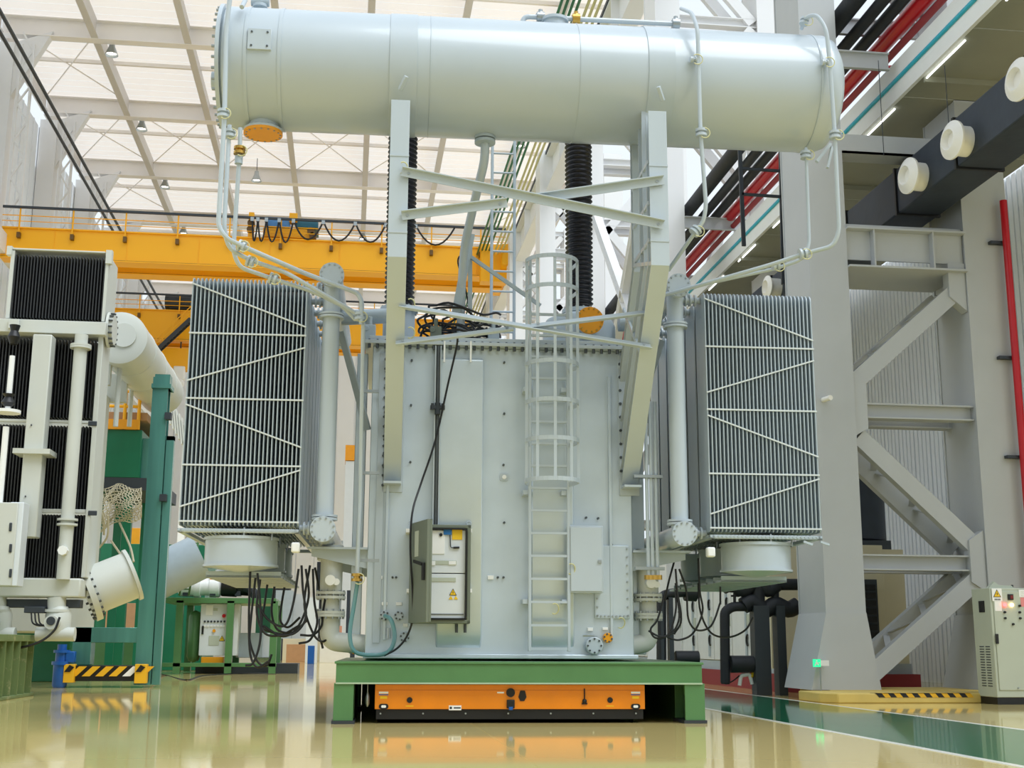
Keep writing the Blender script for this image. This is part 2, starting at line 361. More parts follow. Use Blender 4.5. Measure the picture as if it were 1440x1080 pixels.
# crane runway along the row, with its conductor rails
rw = tag(B().ibeam((9.6, 30, 24.3), (9.6, 146, 24.3), .7, 1.9, .08, .06).o('runway_beam', 'steel', smooth=False), 'white crane runway beam along the tops of the right columns', 'beam', kind='structure')
B().box(9.2, 9.4, 30, 146, 25.25, 25.4).o('crane_rail', 'mesh', rw)
for k in range(20): B().box(9.25, 9.95, 31+k*6, 31.06+k*6, 23.4, 25.2).o('runway_rib', 'steel', rw, smooth=False)
for i in range(4):
    tag(B().cyl((7.25+i*.22, 40, 24.6), (7.25+i*.22, 146, 24.6), .06, n=8).o('green_conductor', 'dgreen'), ('leftmost', 'second from left', 'second from right', 'rightmost')[i]+' of the green conductor lines hung along the crane runway', 'cable', 'green conductor lines')
for i in range(3):
    tag(B().cyl((8.2+i*.22, 40, 24.4), (8.2+i*.22, 146, 24.4), .06, n=8).o('yellow_conductor', 'wire'), ('leftmost', 'middle', 'rightmost')[i]+' of the yellow conductor lines hung along the crane runway', 'cable', 'yellow conductor lines')
# bracing between far columns
for k, (ya, za, yb, zb, x) in enumerate(((35, 8, 47, 18, 9.3), (35, 18, 47, 8, 9.3), (47, 6, 59, 16, 9.3), (59, 18, 71, 8, 9.3), (35, 14, 47, 14, 12.6), (47, 12, 59, 12, 12.6), (35, 19, 47, 11, 12.7), (35, 16.5, 47, 8.5, 12.7))):
    tag(B().ibeam((x, ya+1.4, za), (x, yb, zb), .3, .4, .03, .03).o('wall_brace', 'steel', smooth=False), ('rising', 'falling', 'rising', 'falling', 'level', 'level', 'falling', 'lower falling')[k]+' white brace between '+('second and third', 'second and third', 'third and fourth', 'fourth and fifth', 'second and third', 'third and fourth', 'second and third', 'second and third')[k]+' right columns'+(' behind the pipes' if k > 3 else ''), 'brace', kind='structure')
# ---- right wall cladding
wr = tag(B().box(16.2, 16.4, 18, 60, 0, 12.5).o('wall_right', 'clad', smooth=False), 'white ribbed cladding of the right side wall behind the columns', 'wall', kind='structure')
pb = B(); pb.box(16.12, 16.2, 0, .98, 0, 12.5)
for i in range(4): pb.box(16.07, 16.12, i*.245+.02, i*.245+.2, 0, 12.5)
pn = None
for k in range(42):
    if pn is None: pn = pb.o('wall_panel', 'clad', wr, smooth=False); pn.location = (0, 18, 0)
    else: inst(pn, wr, (0, 18+k, 0))
# ---- gallery slab with the teal rail, over the right aisle
gs = tag(B().box(11.0, 11.08, 14, 58, 12.12, 12.95).o('gallery_edge', 'white', smooth=False), 'white edge beam of the gallery with a teal rail line', 'beam', kind='structure')
B().cyl((10.98, 14, 12.52), (10.98, 58, 12.52), .045, n=8).o('teal_rail', 'tealstripe', gs)
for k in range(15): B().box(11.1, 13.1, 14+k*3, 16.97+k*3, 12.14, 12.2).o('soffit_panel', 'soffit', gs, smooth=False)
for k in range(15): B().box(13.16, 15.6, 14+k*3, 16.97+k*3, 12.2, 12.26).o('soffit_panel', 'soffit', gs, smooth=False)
B().box(13.04, 13.2, 14, 58, 12.02, 12.16).o('soffit_beam', 'col', gs, smooth=False)
for k in range(14): B().box(11.13, 11.155, 14.2+k*3.1, 15.8+k*3.1, 12.09, 12.115).o('light_strip', 'tubelamp', gs, smooth=False)
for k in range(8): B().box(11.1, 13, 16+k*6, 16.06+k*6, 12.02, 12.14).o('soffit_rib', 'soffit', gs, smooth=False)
# ---- black air duct with cream jet nozzles
dc = empty('air_duct', (11.4, 14, 9.75), 'dark navy fabric-wrapped air duct between the legs of the grey columns', 'duct')
for k in range(26): B().box(11.0+.004*(k % 2), 11.9, 13+k*2.6, 15.55+k*2.6, 9.72, 10.68).o('duct_section', 'duct', dc, bevel=.03)
for k in range(26): B().box(10.97, 11.93, 15.55+k*2.6, 15.62+k*2.6, 9.69, 10.71).o('duct_band', 'black', dc)
nz = None
for i, (px, py) in enumerate(((1270, 248), (1331, 198), (1424, 113))):
    p = atX(px, py, 10.6); ax = V((-1, -.35, 0)).normalized()
    lab = ('cream jet nozzle on the dark duct, farthest of three', 'cream jet nozzle on the dark duct, middle of three', 'cream jet nozzle on the dark duct, nearest to the right edge')[i]
    n_ = empty('jet_nozzle', (11.0, p.y+.1, 10.2), lab, 'nozzle', group='duct nozzles', local=True)
    B().lathe([(.28, 0), (.28, .36), (.2, .36)], (0, 0, 0), (-1, -.12, 0), 28).o('nozzle_body', 'nozzle', n_)
    B().lathe([(.36, .35), (.36, .39), (.31, .41), (.23, .47), (.19, .48), (.17, .44), (.15, .2), (.02, .2)], (0, 0, 0), (-1, -.12, 0), 32).o('nozzle_cone', 'nozzle', n_)
    B().cyl((-.16, -.02, 0), (-.24, -.03, 0), .15, n=24).o('nozzle_bore', 'cab', n_)
    n_.location = (11.06, p.y, p.z)
for i in range(4):
    n_ = empty('jet_nozzle', (11.08, 30.6+i*3.3, 10.2), ('nearest', 'second nearest', 'second farthest', 'farthest')[i]+' of the small cream nozzles showing behind the right radiator top', 'nozzle', group='duct nozzles', local=True)
    B().lathe([(.24, 0), (.24, .42), (.3, .42), (.3, .44), (.17, .5), (.115, .3)], (0, 0, 0), (-1, -.12, 0), 24).o('nozzle_body', 'nozzle', n_)
for i, (px, y0_, y1_) in enumerate(((1243, 75, 219), (1337, 60, 215))):
    a_ = at(px, y1_, 21.5)
    tag(B().cyl((a_.x, 21.5, a_.z), (a_.x, 21.5, 12.15), .008, n=5).o('hanger_wire', 'mesh'), ('thin wire hanging from the gallery soffit beside the farthest nozzle', 'thin wire hanging from the gallery soffit at the middle nozzle')[i], 'wire', 'hanger wires')
# ---- pipes over the aisle and the channels they lie on
for x, z, r, m, l in ((11.12, 13.72, .17, 'red', 'thick red fire main running overhead along the gallery'), (11.2, 13.4, .08, 'redbase', 'thinner dark red pipe under the red fire main'), (10.72, 13.75, .13, 'bpipe', 'black insulated pipe next to the red fire main'), (10.38, 13.8, .13, 'bpipe', 'black insulated pipe, second from the red fire main'), (10.0, 14.05, .2, 'bpipe', 'thickest black insulated pipe farthest left of the overhead pipes')):
    tag(B().tube([(x, 14, z), (x, 30, z), (x, 60, z), (x, 120, z)], r, 14).o('overhead_pipe', m), l, 'pipe', 'overhead pipes')
tag(B().tube(fillet([(11.12, 25.0, 13.72), (12.6, 25.0, 13.9), (12.6, 25.0, 15)], .1), .06, 8).o('branch_pipe', 'red'), 'thin red branch pipe crossing above the gallery edge', 'pipe')
for i, (Y, z, x1) in enumerate(((24.0, 13.98, 12.0), (22.98, 12.68, 10.8), (35, 13.25, 12), (41, 13.25, 12), (47, 13.25, 12))):
    tag(B().chan((9.7, Y, z), (x1, Y, z), .1, .38, .03).o('pipe_bracket', 'col', smooth=False), ('upper grey channel bracket on the near column under the red pipe', 'lower grey channel bracket on the near column crossing the red pipe', 'channel bracket at the second column under the pipes', 'channel bracket between second and third columns under the pipes', 'channel bracket at the third column under the pipes')[i], 'bracket', kind='structure')
# ================================================================== THE TRANSFORMER
T = empty('transformer', TO, 'large light grey power transformer with radiator banks standing on the green frame', 'transformer', TA, local=True)
XC = -.17
# ---- tank
tank = B().box(-2.0, 1.62, .7, 3.7, .84, 5.06).box(-2.02, 1.66, .6, 3.8, .80, .86).o('tank', 'tank', T, bevel=.012)
B().box(-2.12, 1.70, .55, 3.85, 5.06, 5.11).o('rim', 'paint', tank, bevel=.006)
B().box(-2.05, 1.64, .6, 3.8, 5.11, 5.18).o('cover', 'paint', tank, bevel=.006)
b = B()
for i in range(34):
    x = -2.05+i*.112; b.cyl((x, .585, 5.0), (x, .585, 5.06), .022, n=6); b.cyl((x, .585, 5.11), (x, .585, 5.125), .015, n=6)
tag(b.o('rim_bolts', 'darkbolt', tank), kind='stuff')
def stiff(px0, px1, top, bot, d=.13):        # vertical box stiffener with a sloped foot
    x0, x1 = tp(px0, 760, .65).x, tp(px1, 760, .65).x; zt, zb = tp(640, top, .65).z, tp(640, bot, .65).z
    B().prism([(.72, zt), (.72-d, zt-.04), (.72-d, zb+.2), (.72, zb)], x0, x1, 'x').o('stiffener', 'tank', tank, bevel=.02)
stiff(615, 678, 502, 914); stiff(747, 807, 502, 914, .1)
for px in (545, 858):
    x = tp(px, 700, .68).x; B().box(x-.02, x+.02, .65, .72, tp(px, 900, .7).z, tp(px, 530, .7).z).o('rib', 'tank', tank, bevel=.005)
# bolted corner strips
for px, sgn in ((534, 1),):
    x = tp(px, 700, .69).x
    s_ = B().box(x-.05, x+.05, .66, .7, 1.0, 4.95).o('corner_strip', 'paint', tank, bevel=.004)
    b = B()
    for i in range(14): b.cyl((x+sgn*.035, .64, 3.1+i*.135), (x+sgn*.035, .67, 3.1+i*.135), .02, n=6)
    tag(b.o('strip_bolts', 'darkbolt', s_), kind='stuff')
B().box(-2.22, -2.07, .95, 1.2, .86, 5.0).o('side_flange', 'tank', tank, bevel=.01); B().box(1.66, 1.84, .95, 3.5, .86, 5.0).o('side_flange', 'tank', tank, bevel=.01)
# small plates, lugs and numbers riveted to the tank front
for px, py, w, h in ((534, 812, 8, 5), (690, 812, 9, 6), (541, 849, 9, 5), (561, 849, 9, 5), (570, 879, 7, 5), (546, 890, 7, 4), (830, 885, 8, 5), (851, 884, 8, 4)):
    p = tp(px, py, .68); q = .0045*w; e = .0045*h
    B().box(p.x-q, p.x+q, .672, .7, p.z-e, p.z+e).o('tag_plate', 'white', tank, bevel=.003)
for px, py in ((579, 507), (578, 570), (577, 650), (709, 510), (709, 582), (708, 654), (700, 812), (708, 812), (552, 812), (557, 812), (824, 728), (841, 729), (860, 766), (709, 735)):
    p = tp(px, py, .69); B().cyl((p.x, .66, p.z), (p.x, .7, p.z), .016, n=8).o('stud', 'darkbolt', tank)
p = tp(709, 671, .68); b = B().prism([(p.x+u, p.z+v) for u, v in rrect(.12, .1, .03)], .67, .7).o('sight_port', 'paint', tank)
B().cyl((p.x, .655, p.z), (p.x, .672, p.z), .03).o('port_glass', 'white', b)
# bolted inspection cover, terminal box
p0, p1 = tp(836, 767, .66), tp(886, 870, .66)
ic = B().box(p0.x, p1.x, .66, .7, p1.z, p0.z).o('inspection_cover', 'tank', T, bevel=.006)
b = B()
for i in range(9):
    t = i/8
    for x, z in ((p1.x-.03, p1.z+.04+t*(p0.z-p1.z-.08)), (p0.x+.03+t*(p1.x-p0.x-.06), p1.z+.03), (p0.x+.03, p1.z+.04+t*(p0.z-p1.z-.08))):
        b.cyl((x, .635, z), (x, .665, z), .014, n=6)
tag(b.o('cover_bolts', 'bolt', ic), kind='stuff')
p0, p1 = tp(800, 739, .42), tp(849, 834, .42)
tb = B().box(p0.x, p1.x, .42, .7, p1.z, p0.z).o('terminal_box', 'paint', T, bevel=.008)
B().box(p0.x+.02, p1.x-.02, .405, .42, p1.z+.02, p0.z-.02).o('terminal_box_door', 'paint', tb, bevel=.006)
B().box(p1.x-.075, p1.x-.03, .385, .41, p0.z-.5, p0.z-.46).o('latch', 'bolt', tb)
def earth(px, py, y, r=.07):
    p = tp(px, py, y); B().tube([(p.x+r*cos(a)*.8, p.y-.02*sin(a), p.z+r*sin(a)) for a in [radians(-120+30*i) for i in range(9)]], .009, 6).o('earth_wire', 'wire', T)
for e in ((803, 800, .4), (780, 856, .42), (873, 876, .6), (577, 428, -1.05), (577, 468, -.85), (567, 236, -1.66)): earth(*e)
# drain flanges near the foot
def blank(px, py, y, r, m, n=8, parent=None, deep=.12):
    p = tp(px, py, y); f = B().lathe([(r*.72, deep), (r*.72, .045), (r, .045), (r, 0), (r*.9, -.008)], p, (0, 1, 0), 24).o('drain_flange', m, parent or T)
    tag(boltring(B(), (p.x, p.y-.005, p.z), r*.78, (0, 1, 0), n, .014, .03).o('flange_bolts', 'darkbolt', f), kind='stuff'); return f
blank(836, 908, .56, .115, 'paint', 8); blank(855, 897, .6, .066, 'orange', 6)
blank(541, 866, .6, .065, 'paint', 6); blank(561, 866, .6, .062, 'paint', 6); blank(569, 896, .6, .066, 'paint', 6)
p = tp(820, 894, .6); B().tube(fillet([p, p+V((.16, 0, 0)), p+V((.22, 0, -.05))], .04), .012, 6).o('drain_lever', 'bolt', T)
p = tp(546, 898, .6); B().cyl((p.x, .6, p.z), (p.x, .6, p.z+.14), .03).o('sample_valve', 'bolt', T)
# ---- ladder with safety cage
x0, x1 = tp(745, 700, .45).x, tp(799, 700, .45).x; zb = tp(770, 916, .45).z; zt = tp(770, 362, .45).z; yl = .45
lad = B().box(x0-.02, x0+.02, yl-.03, yl+.03, zb, zt).o('ladder', 'paint', T, bevel=.004)
B().box(x1-.02, x1+.02, yl-.03, yl+.03, zb, zt).o('side_rail', 'paint', lad, bevel=.004)
z = tp(770, 914, .45).z
while z < 5.6:
    rg = B().box(x0, x1, yl-.025, yl+.025, z, z+.03); rg.o('rung', 'paint', lad); z += .305
xm = (x0+x1)/2
def hoop(py):
    z = tp(773, py, .2).z; pts = [(x0, yl, z), (x0-.06, yl-.12, z)]+[(xm-.36*cos(a), yl-.34-.36*sin(a), z) for a in [radians(-5+10*i) for i in range(20)]]+[(x1+.06, yl-.12, z), (x1, yl, z)]
    b = B()
    for i in range(len(pts)-1): b.beam(V(pts[i]), V(pts[i+1]), .012, .055)
    b.o('cage_hoop', 'paint', lad); return z
zs = [hoop(y) for y in (372, 412, 516, 569, 622, 678)]
for a in (8, 50, 90, 130, 172):
    x, y = xm-.352*cos(radians(a)), yl-.34-.352*sin(radians(a)); B().box(x-.02, x+.02, y-.006, y+.006, zs[-1]-.03, zs[0]+.03).o('cage_strap', 'paint', lad)
for py in (548, 693, 846):
    z = tp(745, py, .5).z
    for x in (x0, x1): B().box(x-.09, x+.02, yl, .7, z-.03, z+.03).o('standoff', 'paint', lad)
# ---- control cabinet with its door swung open
c0, c1 = tp(580, 737, .35), tp(661, 877, .35); cx0, cx1, cz0, cz1 = c0.x, c1.x, c1.z, c0.z
cc = B()
for q in ((cx0, cx0+.05, cz0, cz1), (cx1-.05, cx1, cz0, cz1), (cx0, cx1, cz0, cz0+.05), (cx0, cx1, cz1-.05, cz1)): cc.box(q[0], q[1], .35, .7, q[2], q[3])
cc.box(cx0, cx1, .6, .7, cz0, cz1)
cc = cc.o('control_cabinet', 'cabdark', T, bevel=.01)
def ring(b, x0, x1, z0, z1, y0, y1, t, r):
    o_ = [((x0+x1)/2+u, (z0+z1)/2+v) for u, v in rrect(x1-x0, z1-z0, r)]; i_ = [((x0+x1)/2+u, (z0+z1)/2+v) for u, v in rrect(x1-x0-2*t, z1-z0-2*t, max(.01, r-t))]; n = len(o_)
    vs = [(x, y, z) for y in (y0, y1) for P_ in (o_, i_) for x, z in P_]; fs = []
    for i in range(n):
        j = (i+1) % n; fs += [(i, j, n+j, n+i), (2*n+i, 3*n+i, 3*n+j, 2*n+j), (i, 2*n+i, 2*n+j, j), (n+i, n+j, 3*n+j, 3*n+i)]
    return b.add(vs, fs)
ring(B(), cx0+.045, cx1-.045, cz0+.045, cz1-.045, .33, .36, .022, .05).o('door_seal', 'black', cc)
zm = tp(640, 806.5, .4).z
up_ = B().box(cx0+.07, cx1-.07, .39, .41, zm+.006, cz1-.07).o('upper_panel', 'panel', cc, bevel=.004)
lo_ = B().box(cx0+.07, cx1-.07, .39, .41, cz0+.07, zm-.006).o('lower_panel', 'panel', cc, bevel=.004)
def prt(name, px0, py0, px1, py1, m, par, y=.385, d=.012):
    a, c = tp(px0, py0, y), tp(px1, py1, y); return B().box(a.x, c.x, y-d/2, y+d/2+.006, c.z, a.z).o(name, m, par, bevel=.002)
prt('white_sheet', 601, 746, 625, 779, 'paper', up_); prt('yellow_sheet', 636, 742, 650, 759, 'yellow', up_); prt('blue_grip', 624, 741, 635, 752, 'blue', up_, .37)
prt('breaker_strip', 601, 788, 642, 794, 'cab', up_); prt('breaker', 601, 790, 605, 795, 'darkbolt', up_, .378); prt('breaker', 606, 789, 612, 795, 'white', up_, .378); prt('breaker', 631, 789, 641, 794, 'white', up_, .378)
prt('slot_strip', 601, 812, 641, 818, 'cab', lo_); prt('blue_tag', 600, 816, 604, 828, 'blue', lo_); prt('foot_strip', 601, 863, 652, 864.5, 'darkbolt', lo_)
p = tp(620, 752, .37); B().cyl((p.x, .36, p.z), (p.x, .4, p.z), .022, n=12).o('knob', 'black', up_)
a, c, d = tp(633, 752, .37), tp(633.5, 768, .37), tp(646, 770, .37)
B().tube([a, c, c+V((.01, 0, -.02)), d], .008, 6).o('crank_rod', 'darkbolt', up_); B().cyl(c+V((.04, 0, -.02)), d, .014).o('crank_grip', 'black', up_)
def warn(par, c, s, nrm=-1, y=None):         # yellow warning triangle with a black edge and a bolt
    x, yy, z = c
    B().prism([(x-s, z-s*.8), (x+s, z-s*.8), (x, z+s)], yy, yy-.004).o('warning_edge', 'black', par)
    w = B().prism([(x-s*.78, z-s*.66), (x+s*.78, z-s*.66), (x, z+s*.74)], yy-.004, yy-.007).o('warning_sign', 'yellow', par)
    B().prism([(x+s*.1, z+s*.42), (x-s*.2, z-s*.08), (x, z-s*.05), (x-s*.1, z-s*.5), (x+s*.22, z+s*.05), (x+s*.02, z+s*.04)], yy-.007, yy-.009).o('bolt_symbol', 'black', par)
p = tp(637, 833, .385); warn(lo_, (p.x, .388, p.z), .05)
for px in (634, 641):
    p = tp(px, 840.5, .385); B().prism([(p.x-.028, p.z-.022), (p.x+.028, p.z-.022), (p.x, p.z+.025)], .388, .382).o('small_warning_sign', 'yellow', lo_)
# door: hinged on the left edge, swung open about 75 degrees
dw = cx1-cx0; an = radians(-74)
dr = B().box(0, dw*.97, -.02, .02, cz0, cz1).box(dw*.955, dw*.97, .02, .05, cz0, cz1).box(0, dw*.97, .02, .05, cz0, cz0+.015).box(0, dw*.97, .02, .05, cz1-.015, cz1).o('door', 'cabdark', cc, bevel=.004)
dr.location = (cx0-.01, .33, 0); dr.rotation_euler = (0, 0, an)
B().box(dw*.3, dw*.5, -.024, -.018, cz1-.45, cz1-.12).o('window_strip', 'cab', dr)
B().box(dw*.84, dw*.9, -.06, -.02, (cz0+cz1)/2-.12, (cz0+cz1)/2+.1).beam((dw*.87, -.06, (cz0+cz1)/2+.08), (dw*.55, -.09, (cz0+cz1)/2+.13), .03, .04).o('handle', 'black', dr, bevel=.004)
for x, z in ((cx0-.02, cz1+.03), (cx1-.02, cz1+.03)):
    B().tube([(x+.03*cos(t), .5, z+.03*sin(t)) for t in [2*pi*i/12 for i in range(12)]], .01, 6, True).o('lifting_eye', 'paint', cc)
for px, py in ((574, 747), (660, 747), (575, 831), (660, 831)):
    p = tp(px, py, .5); B().cbox((p.x, .55, p.z), (.06, .3, .05)).o('mounting_tab', 'white', cc)
for px in (642, 654):
    p = tp(px, 880, .5); B().cyl((p.x, .5, p.z-.09), (p.x, .5, p.z+.05), .02).o('cable_gland', 'darkbolt', cc)
# conduit down the tank face to the cabinet
p = tp(613, 700, .6); zt = 5.05; zb = cz1
cn = B().box(p.x-.045, p.x-.03, .56, .6, zb, zt).box(p.x+.03, p.x+.045, .56, .6, zb, zt).box(p.x-.045, p.x+.045, .6, .66, zb, zt).o('conduit', 'paint', T)
B().cyl((p.x, .58, zb), (p.x, .58, zt), .022).o('conduit_cable', 'darkbolt', cn)
z = tp(613, 572, .5).z; B().cbox((p.x, .56, z), (.2, .1, .05)).cyl((p.x-.07, .52, z-.04), (p.x-.07, .52, z+.05), .02).cyl((p.x+.07, .52, z-.04), (p.x+.07, .52, z+.05), .02).cyl((p.x, .54, z-.1), (p.x, .54, z+.06), .04).o('conduit_clamp', 'mesh', cn)
# ---- conservator
ZC, YC_, RC = 8.47, -.65, .795
XL, XR = -4.0, 4.2
con = B().lathe([(.3, -.04), (RC-.06, -.02), (RC, .03), (RC, XR-XL-.18), (RC-.05, XR-XL-.06), (RC-.17, XR-XL+.02), (RC-.4, XR-XL+.09), (.05, XR-XL+.12)], (XL, YC_, ZC), (1, 0, 0), 72).o('conservator', 'paint', T)
def cring(px, w, dr_, name='weld_band'):
    x = tp(px, 110, -1.3).x; B().lathe([(RC-.02, -w/2), (RC+dr_, -w/2+.004), (RC+dr_, w/2-.004), (RC-.02, w/2)], (x, YC_, ZC), (1, 0, 0), 72).o(name, 'paint', con)
for px, w, d_ in ((344, .05, .01), (392, .05, .01), (567, .36, .012), (605, .015, .006), (815, .015, .006), (929, .36, .012), (1152, .03, .008)): cring(px, w, d_)
B().lathe([(RC-.03, -.05), (RC+.03, -.05), (RC+.03, 0), (RC-.03, 0)], (XL, YC_, ZC), (1, 0, 0), 60).o('end_flange', 'paint', con)
tag(boltring(B(), (XL-.06, YC_, ZC), RC-.02, (1, 0, 0), 36, .02, .07).o('end_bolts', 'bolt', con), kind='stuff')
B().lathe([(.28, 0), (.28, -.1), (.2, -.12)], (XL, YC_-.2, ZC+.2), (1, 0, 0), 24).lathe([(.12, 0), (.12, -.13)], (XL, YC_-.35, ZC-.35), (1, 0, 0), 20).o('level_gauge', 'paint', con)
p0, p1 = tp(349, 40, -1.45), tp(381, 71, -1.45)
mp_ = B().box(p0.x, p1.x, -1.47, -1.2, p1.z, p0.z).o('mounting_plate', 'paint', con, bevel=.006)
b = B()
for x in (p0.x+.05, p1.x-.05):
    for z in (p1.z+.05, p0.z-.05): b.cyl((x, -1.48, z), (x, -1.46, z), .014, n=8)
tag(b.o('plate_holes', 'darkbolt', mp_), kind='stuff')
for px, py, s_ in ((567, 113, 1), (930, 128, -1)):
    p = tp(px, py, -1.5); B().beam(p+V((-.04*s_, .1, -.09)), p+V((.04*s_, 0, .06)), .05, .05).o('lifting_lug', 'paint', con, bevel=.008)
p = tp(370, 188, YC_)
fl = B().cyl((p.x, YC_, p.z+.02), (p.x, YC_, ZC-.6), .2, n=28).cyl((p.x, YC_, p.z+.02), (p.x, YC_, p.z+.05), .255, n=32).o('drain_neck', 'paint', con)
B().cyl((p.x, YC_, p.z-.015), (p.x, YC_, p.z+.02), .255, n=32).o('orange_blank', 'orange', fl)
tag(boltring(B(), (p.x, YC_, p.z+.02), .225, (0, 0, 1), 16, .014, .09).o('blank_bolts', 'bolt', fl), kind='stuff')
# pipework along the top of the conservator
ZT = ZC+RC
def px_at(px, py, y): return tp(px, py, y)
zt = ZT+.17
xs = [tp(px, 25, YC_).x for px in (735, 760, 780, 810, 955, 365)]
tr = B().tube(fillet([(xs[0], YC_, ZT-.05), (xs[0], YC_, zt), (xs[4], YC_, zt)], .12), .035, 10).o('vent_pipe', 'paint', con)
B().cyl((xs[2], YC_, ZT-.02), (xs[2], YC_, ZT+.1), .16, n=24).cyl((xs[2], YC_, ZT+.1), (xs[2], YC_, ZT+.14), .19, n=24).o('vent_flange', 'paint', con)
for x in (xs[1], xs[3], xs[4]-.05):
    B().cyl((x-.05, YC_, zt), (x+.05, YC_, zt), .075, n=14).cyl((x, YC_, zt), (x, YC_, zt+.11), .03).ball((x, YC_, zt+.02), .07).o('vent_valve', 'brass' if x == xs[3] else 'bolt', con)
B().cyl((xs[5], YC_, ZT-.03), (xs[5], YC_, ZT+.1), .05).cyl((xs[5], YC_, ZT+.1), (xs[5], YC_, ZT+.14), .1).cyl((xs[5]-.12, YC_, ZT+.19), (xs[5]+.12, YC_, ZT+.19), .06).o('top_valve', 'rad', con)
# ---- conservator supports: kinked front leg and two lighter posts behind it
ZK, ZB_, ZTP = 5.63, 3.13, 7.69
def leg_path(y, dz=0, ztop=None, zend=None):
    s_ = (ZK-ZB_)/(.68+1.62)                      # slope of the lower stretch
    zk = ZK+dz; ze = zk-s_*(.68-y)
    return [(y, ztop), (y, zk), (.68, ze)]
for side, X0 in (('l', -1.69), ('r', 1.585)):
    w = .235; h = w/2
    sp = B()
    P_ = leg_path(-1.62, 0, ZTP)
    def plate(b, P_, t, xa, xb):                   # bent flange plate, thickness t towards the rear
        n = V((P_[2][0]-P_[1][0], 0, P_[2][1]-P_[1][1])).normalized(); off = (t, abs(t)*.42)
        poly = [(P_[0][0], P_[0][1]), (P_[1][0], P_[1][1]), (P_[2][0], P_[2][1]), (P_[2][0], P_[2][1]+t*1.36), (P_[1][0]+t, P_[1][1]+t*.4), (P_[0][0]+t, P_[0][1])]
        return b.prism(poly, xa, xb, 'x')
    sp = plate(B(), P_, .02, X0-h, X0+h).o('conservator_support', 'paint', T, bevel=.003)
    web = [(y+.02, z) for y, z in P_]; d_ = .17
    plate(B(), [(P_[0][0]+.02, P_[0][1]), (P_[1][0]+.02, P_[1][1]+.01), (P_[2][0], P_[2][1]+.03)], d_, X0-.012, X0+.012).o('web', 'paint', sp)
    plate(B(), [(P_[0][0]+.18, P_[0][1]), (P_[1][0]+.18, P_[1][1]+.07), (P_[2][0], P_[2][1]+.24)], .02, X0-h, X0+h).o('rear_flange', 'paint', sp)
    for y, dz in ((-1.18, .1), (-.94, .16), (-.5, .25), (-.38, .3)):
        zt_ = ZC-sqrt(max(.01, RC**2-(y-YC_)**2))+.02
        Q = leg_path(y, dz, zt_); plate(B(), Q, .018, X0-h, X0+h).o('rear_post', 'paint', sp)
    for a, c, dz in ((-1.18, -.92, .13), (-.5, -.36, .27)):
        Q = leg_path(a, dz, 7.7); plate(B(), Q, c-a, X0-.01, X0+.01).o('post_web', 'paint', sp)
    for z in (7.05, 6.5, 6.0):
        B().beam((X0-h+.02, -1.5, z), (X0-h+.02, -.4, z+.02), .03, .05).beam((X0+h-.02, -1.5, z), (X0+h-.02, -.4, z+.02), .03, .05).o('rung', 'paint', sp)
    B().beam((X0-h+.02, -.75, 4.72), (X0-h+.02, .4, 5.6), .03, .06).o('tie', 'paint', sp)
    B().beam((X0-h+.02, -1.6, 5.66), (X0-h+.02, -.4, 6.0), .03, .05).o('tie', 'paint', sp)
    for z in (6.95, 5.95): B().box(X0-h-.003, X0+h+.003, -1.628, -1.60, z-.012, z+.012).o('weld_strip', 'paint', sp)
    # saddle under the barrel
    arc = [(YC_+(RC+.01)*sin(radians(a)), ZC-(RC+.01)*cos(radians(a))) for a in range(-26, 28, 4)]
    B().prism(arc+[(-.36, 7.45), (-1.44, 7.45), (-1.44, 7.66)], X0-.012, X0+.012, 'x').o('saddle_plate', 'paint', sp)
    B().box(X0-h-.02, X0+h+.02, .66, .7, ZB_-.12, 5.0).o('mounting_strip', 'paint', sp, bevel=.004)
    B().box(X0-h, X0+h, .4, .7, ZB_-.03, ZB_).o('foot_plate', 'paint', sp)
    b = B()
    for i in range(9): b.cyl((X0-h+.0, .645, 3.35+i*.19), (X0-h, .665, 3.35+i*.19), .022, n=6)
    tag(b.o('mounting_bolts', 'darkbolt', sp), kind='stuff')
# cross braces between the supports (rolled angles bolted on)
def lslope(py_): 
    return py_
def brace(p, q, w=.1, h=.11, m='paint', up=(0, 0, 1)):
    br = B().angle(p, q, w, h, .012, up).o('cross_brace', m, T)
    for e in (V(p)+(V(q)-V(p)).normalized()*.08, V(q)-(V(q)-V(p)).normalized()*.08):
        B().cyl(e+V((0, -.02, -.06*up[2])), e+V((0, .06, -.06*up[2])), .02, n=6).o('bolt', 'bolt', br)
    return br
brace(tp(566, 236, -1.66), tp(934, 311, -1.66), .07, .11)
brace(tp(564, 298, -1.64), tp(712, 280, -1.64), .07, .11); brace(tp(748, 275, -1.64), tp(932, 248, -1.64), .07, .11)
brace(tp(560, 434, -1.1), tp(914, 492, -.86), -.11, .07, up=(0, 0, -1))
brace(tp(557, 487, -.84), tp(722, 466, -.92), -.11, .07, up=(0, 0, -1)); brace(tp(748, 463, -.94), tp(922, 442, -1.02), -.11, .07, up=(0, 0, -1))
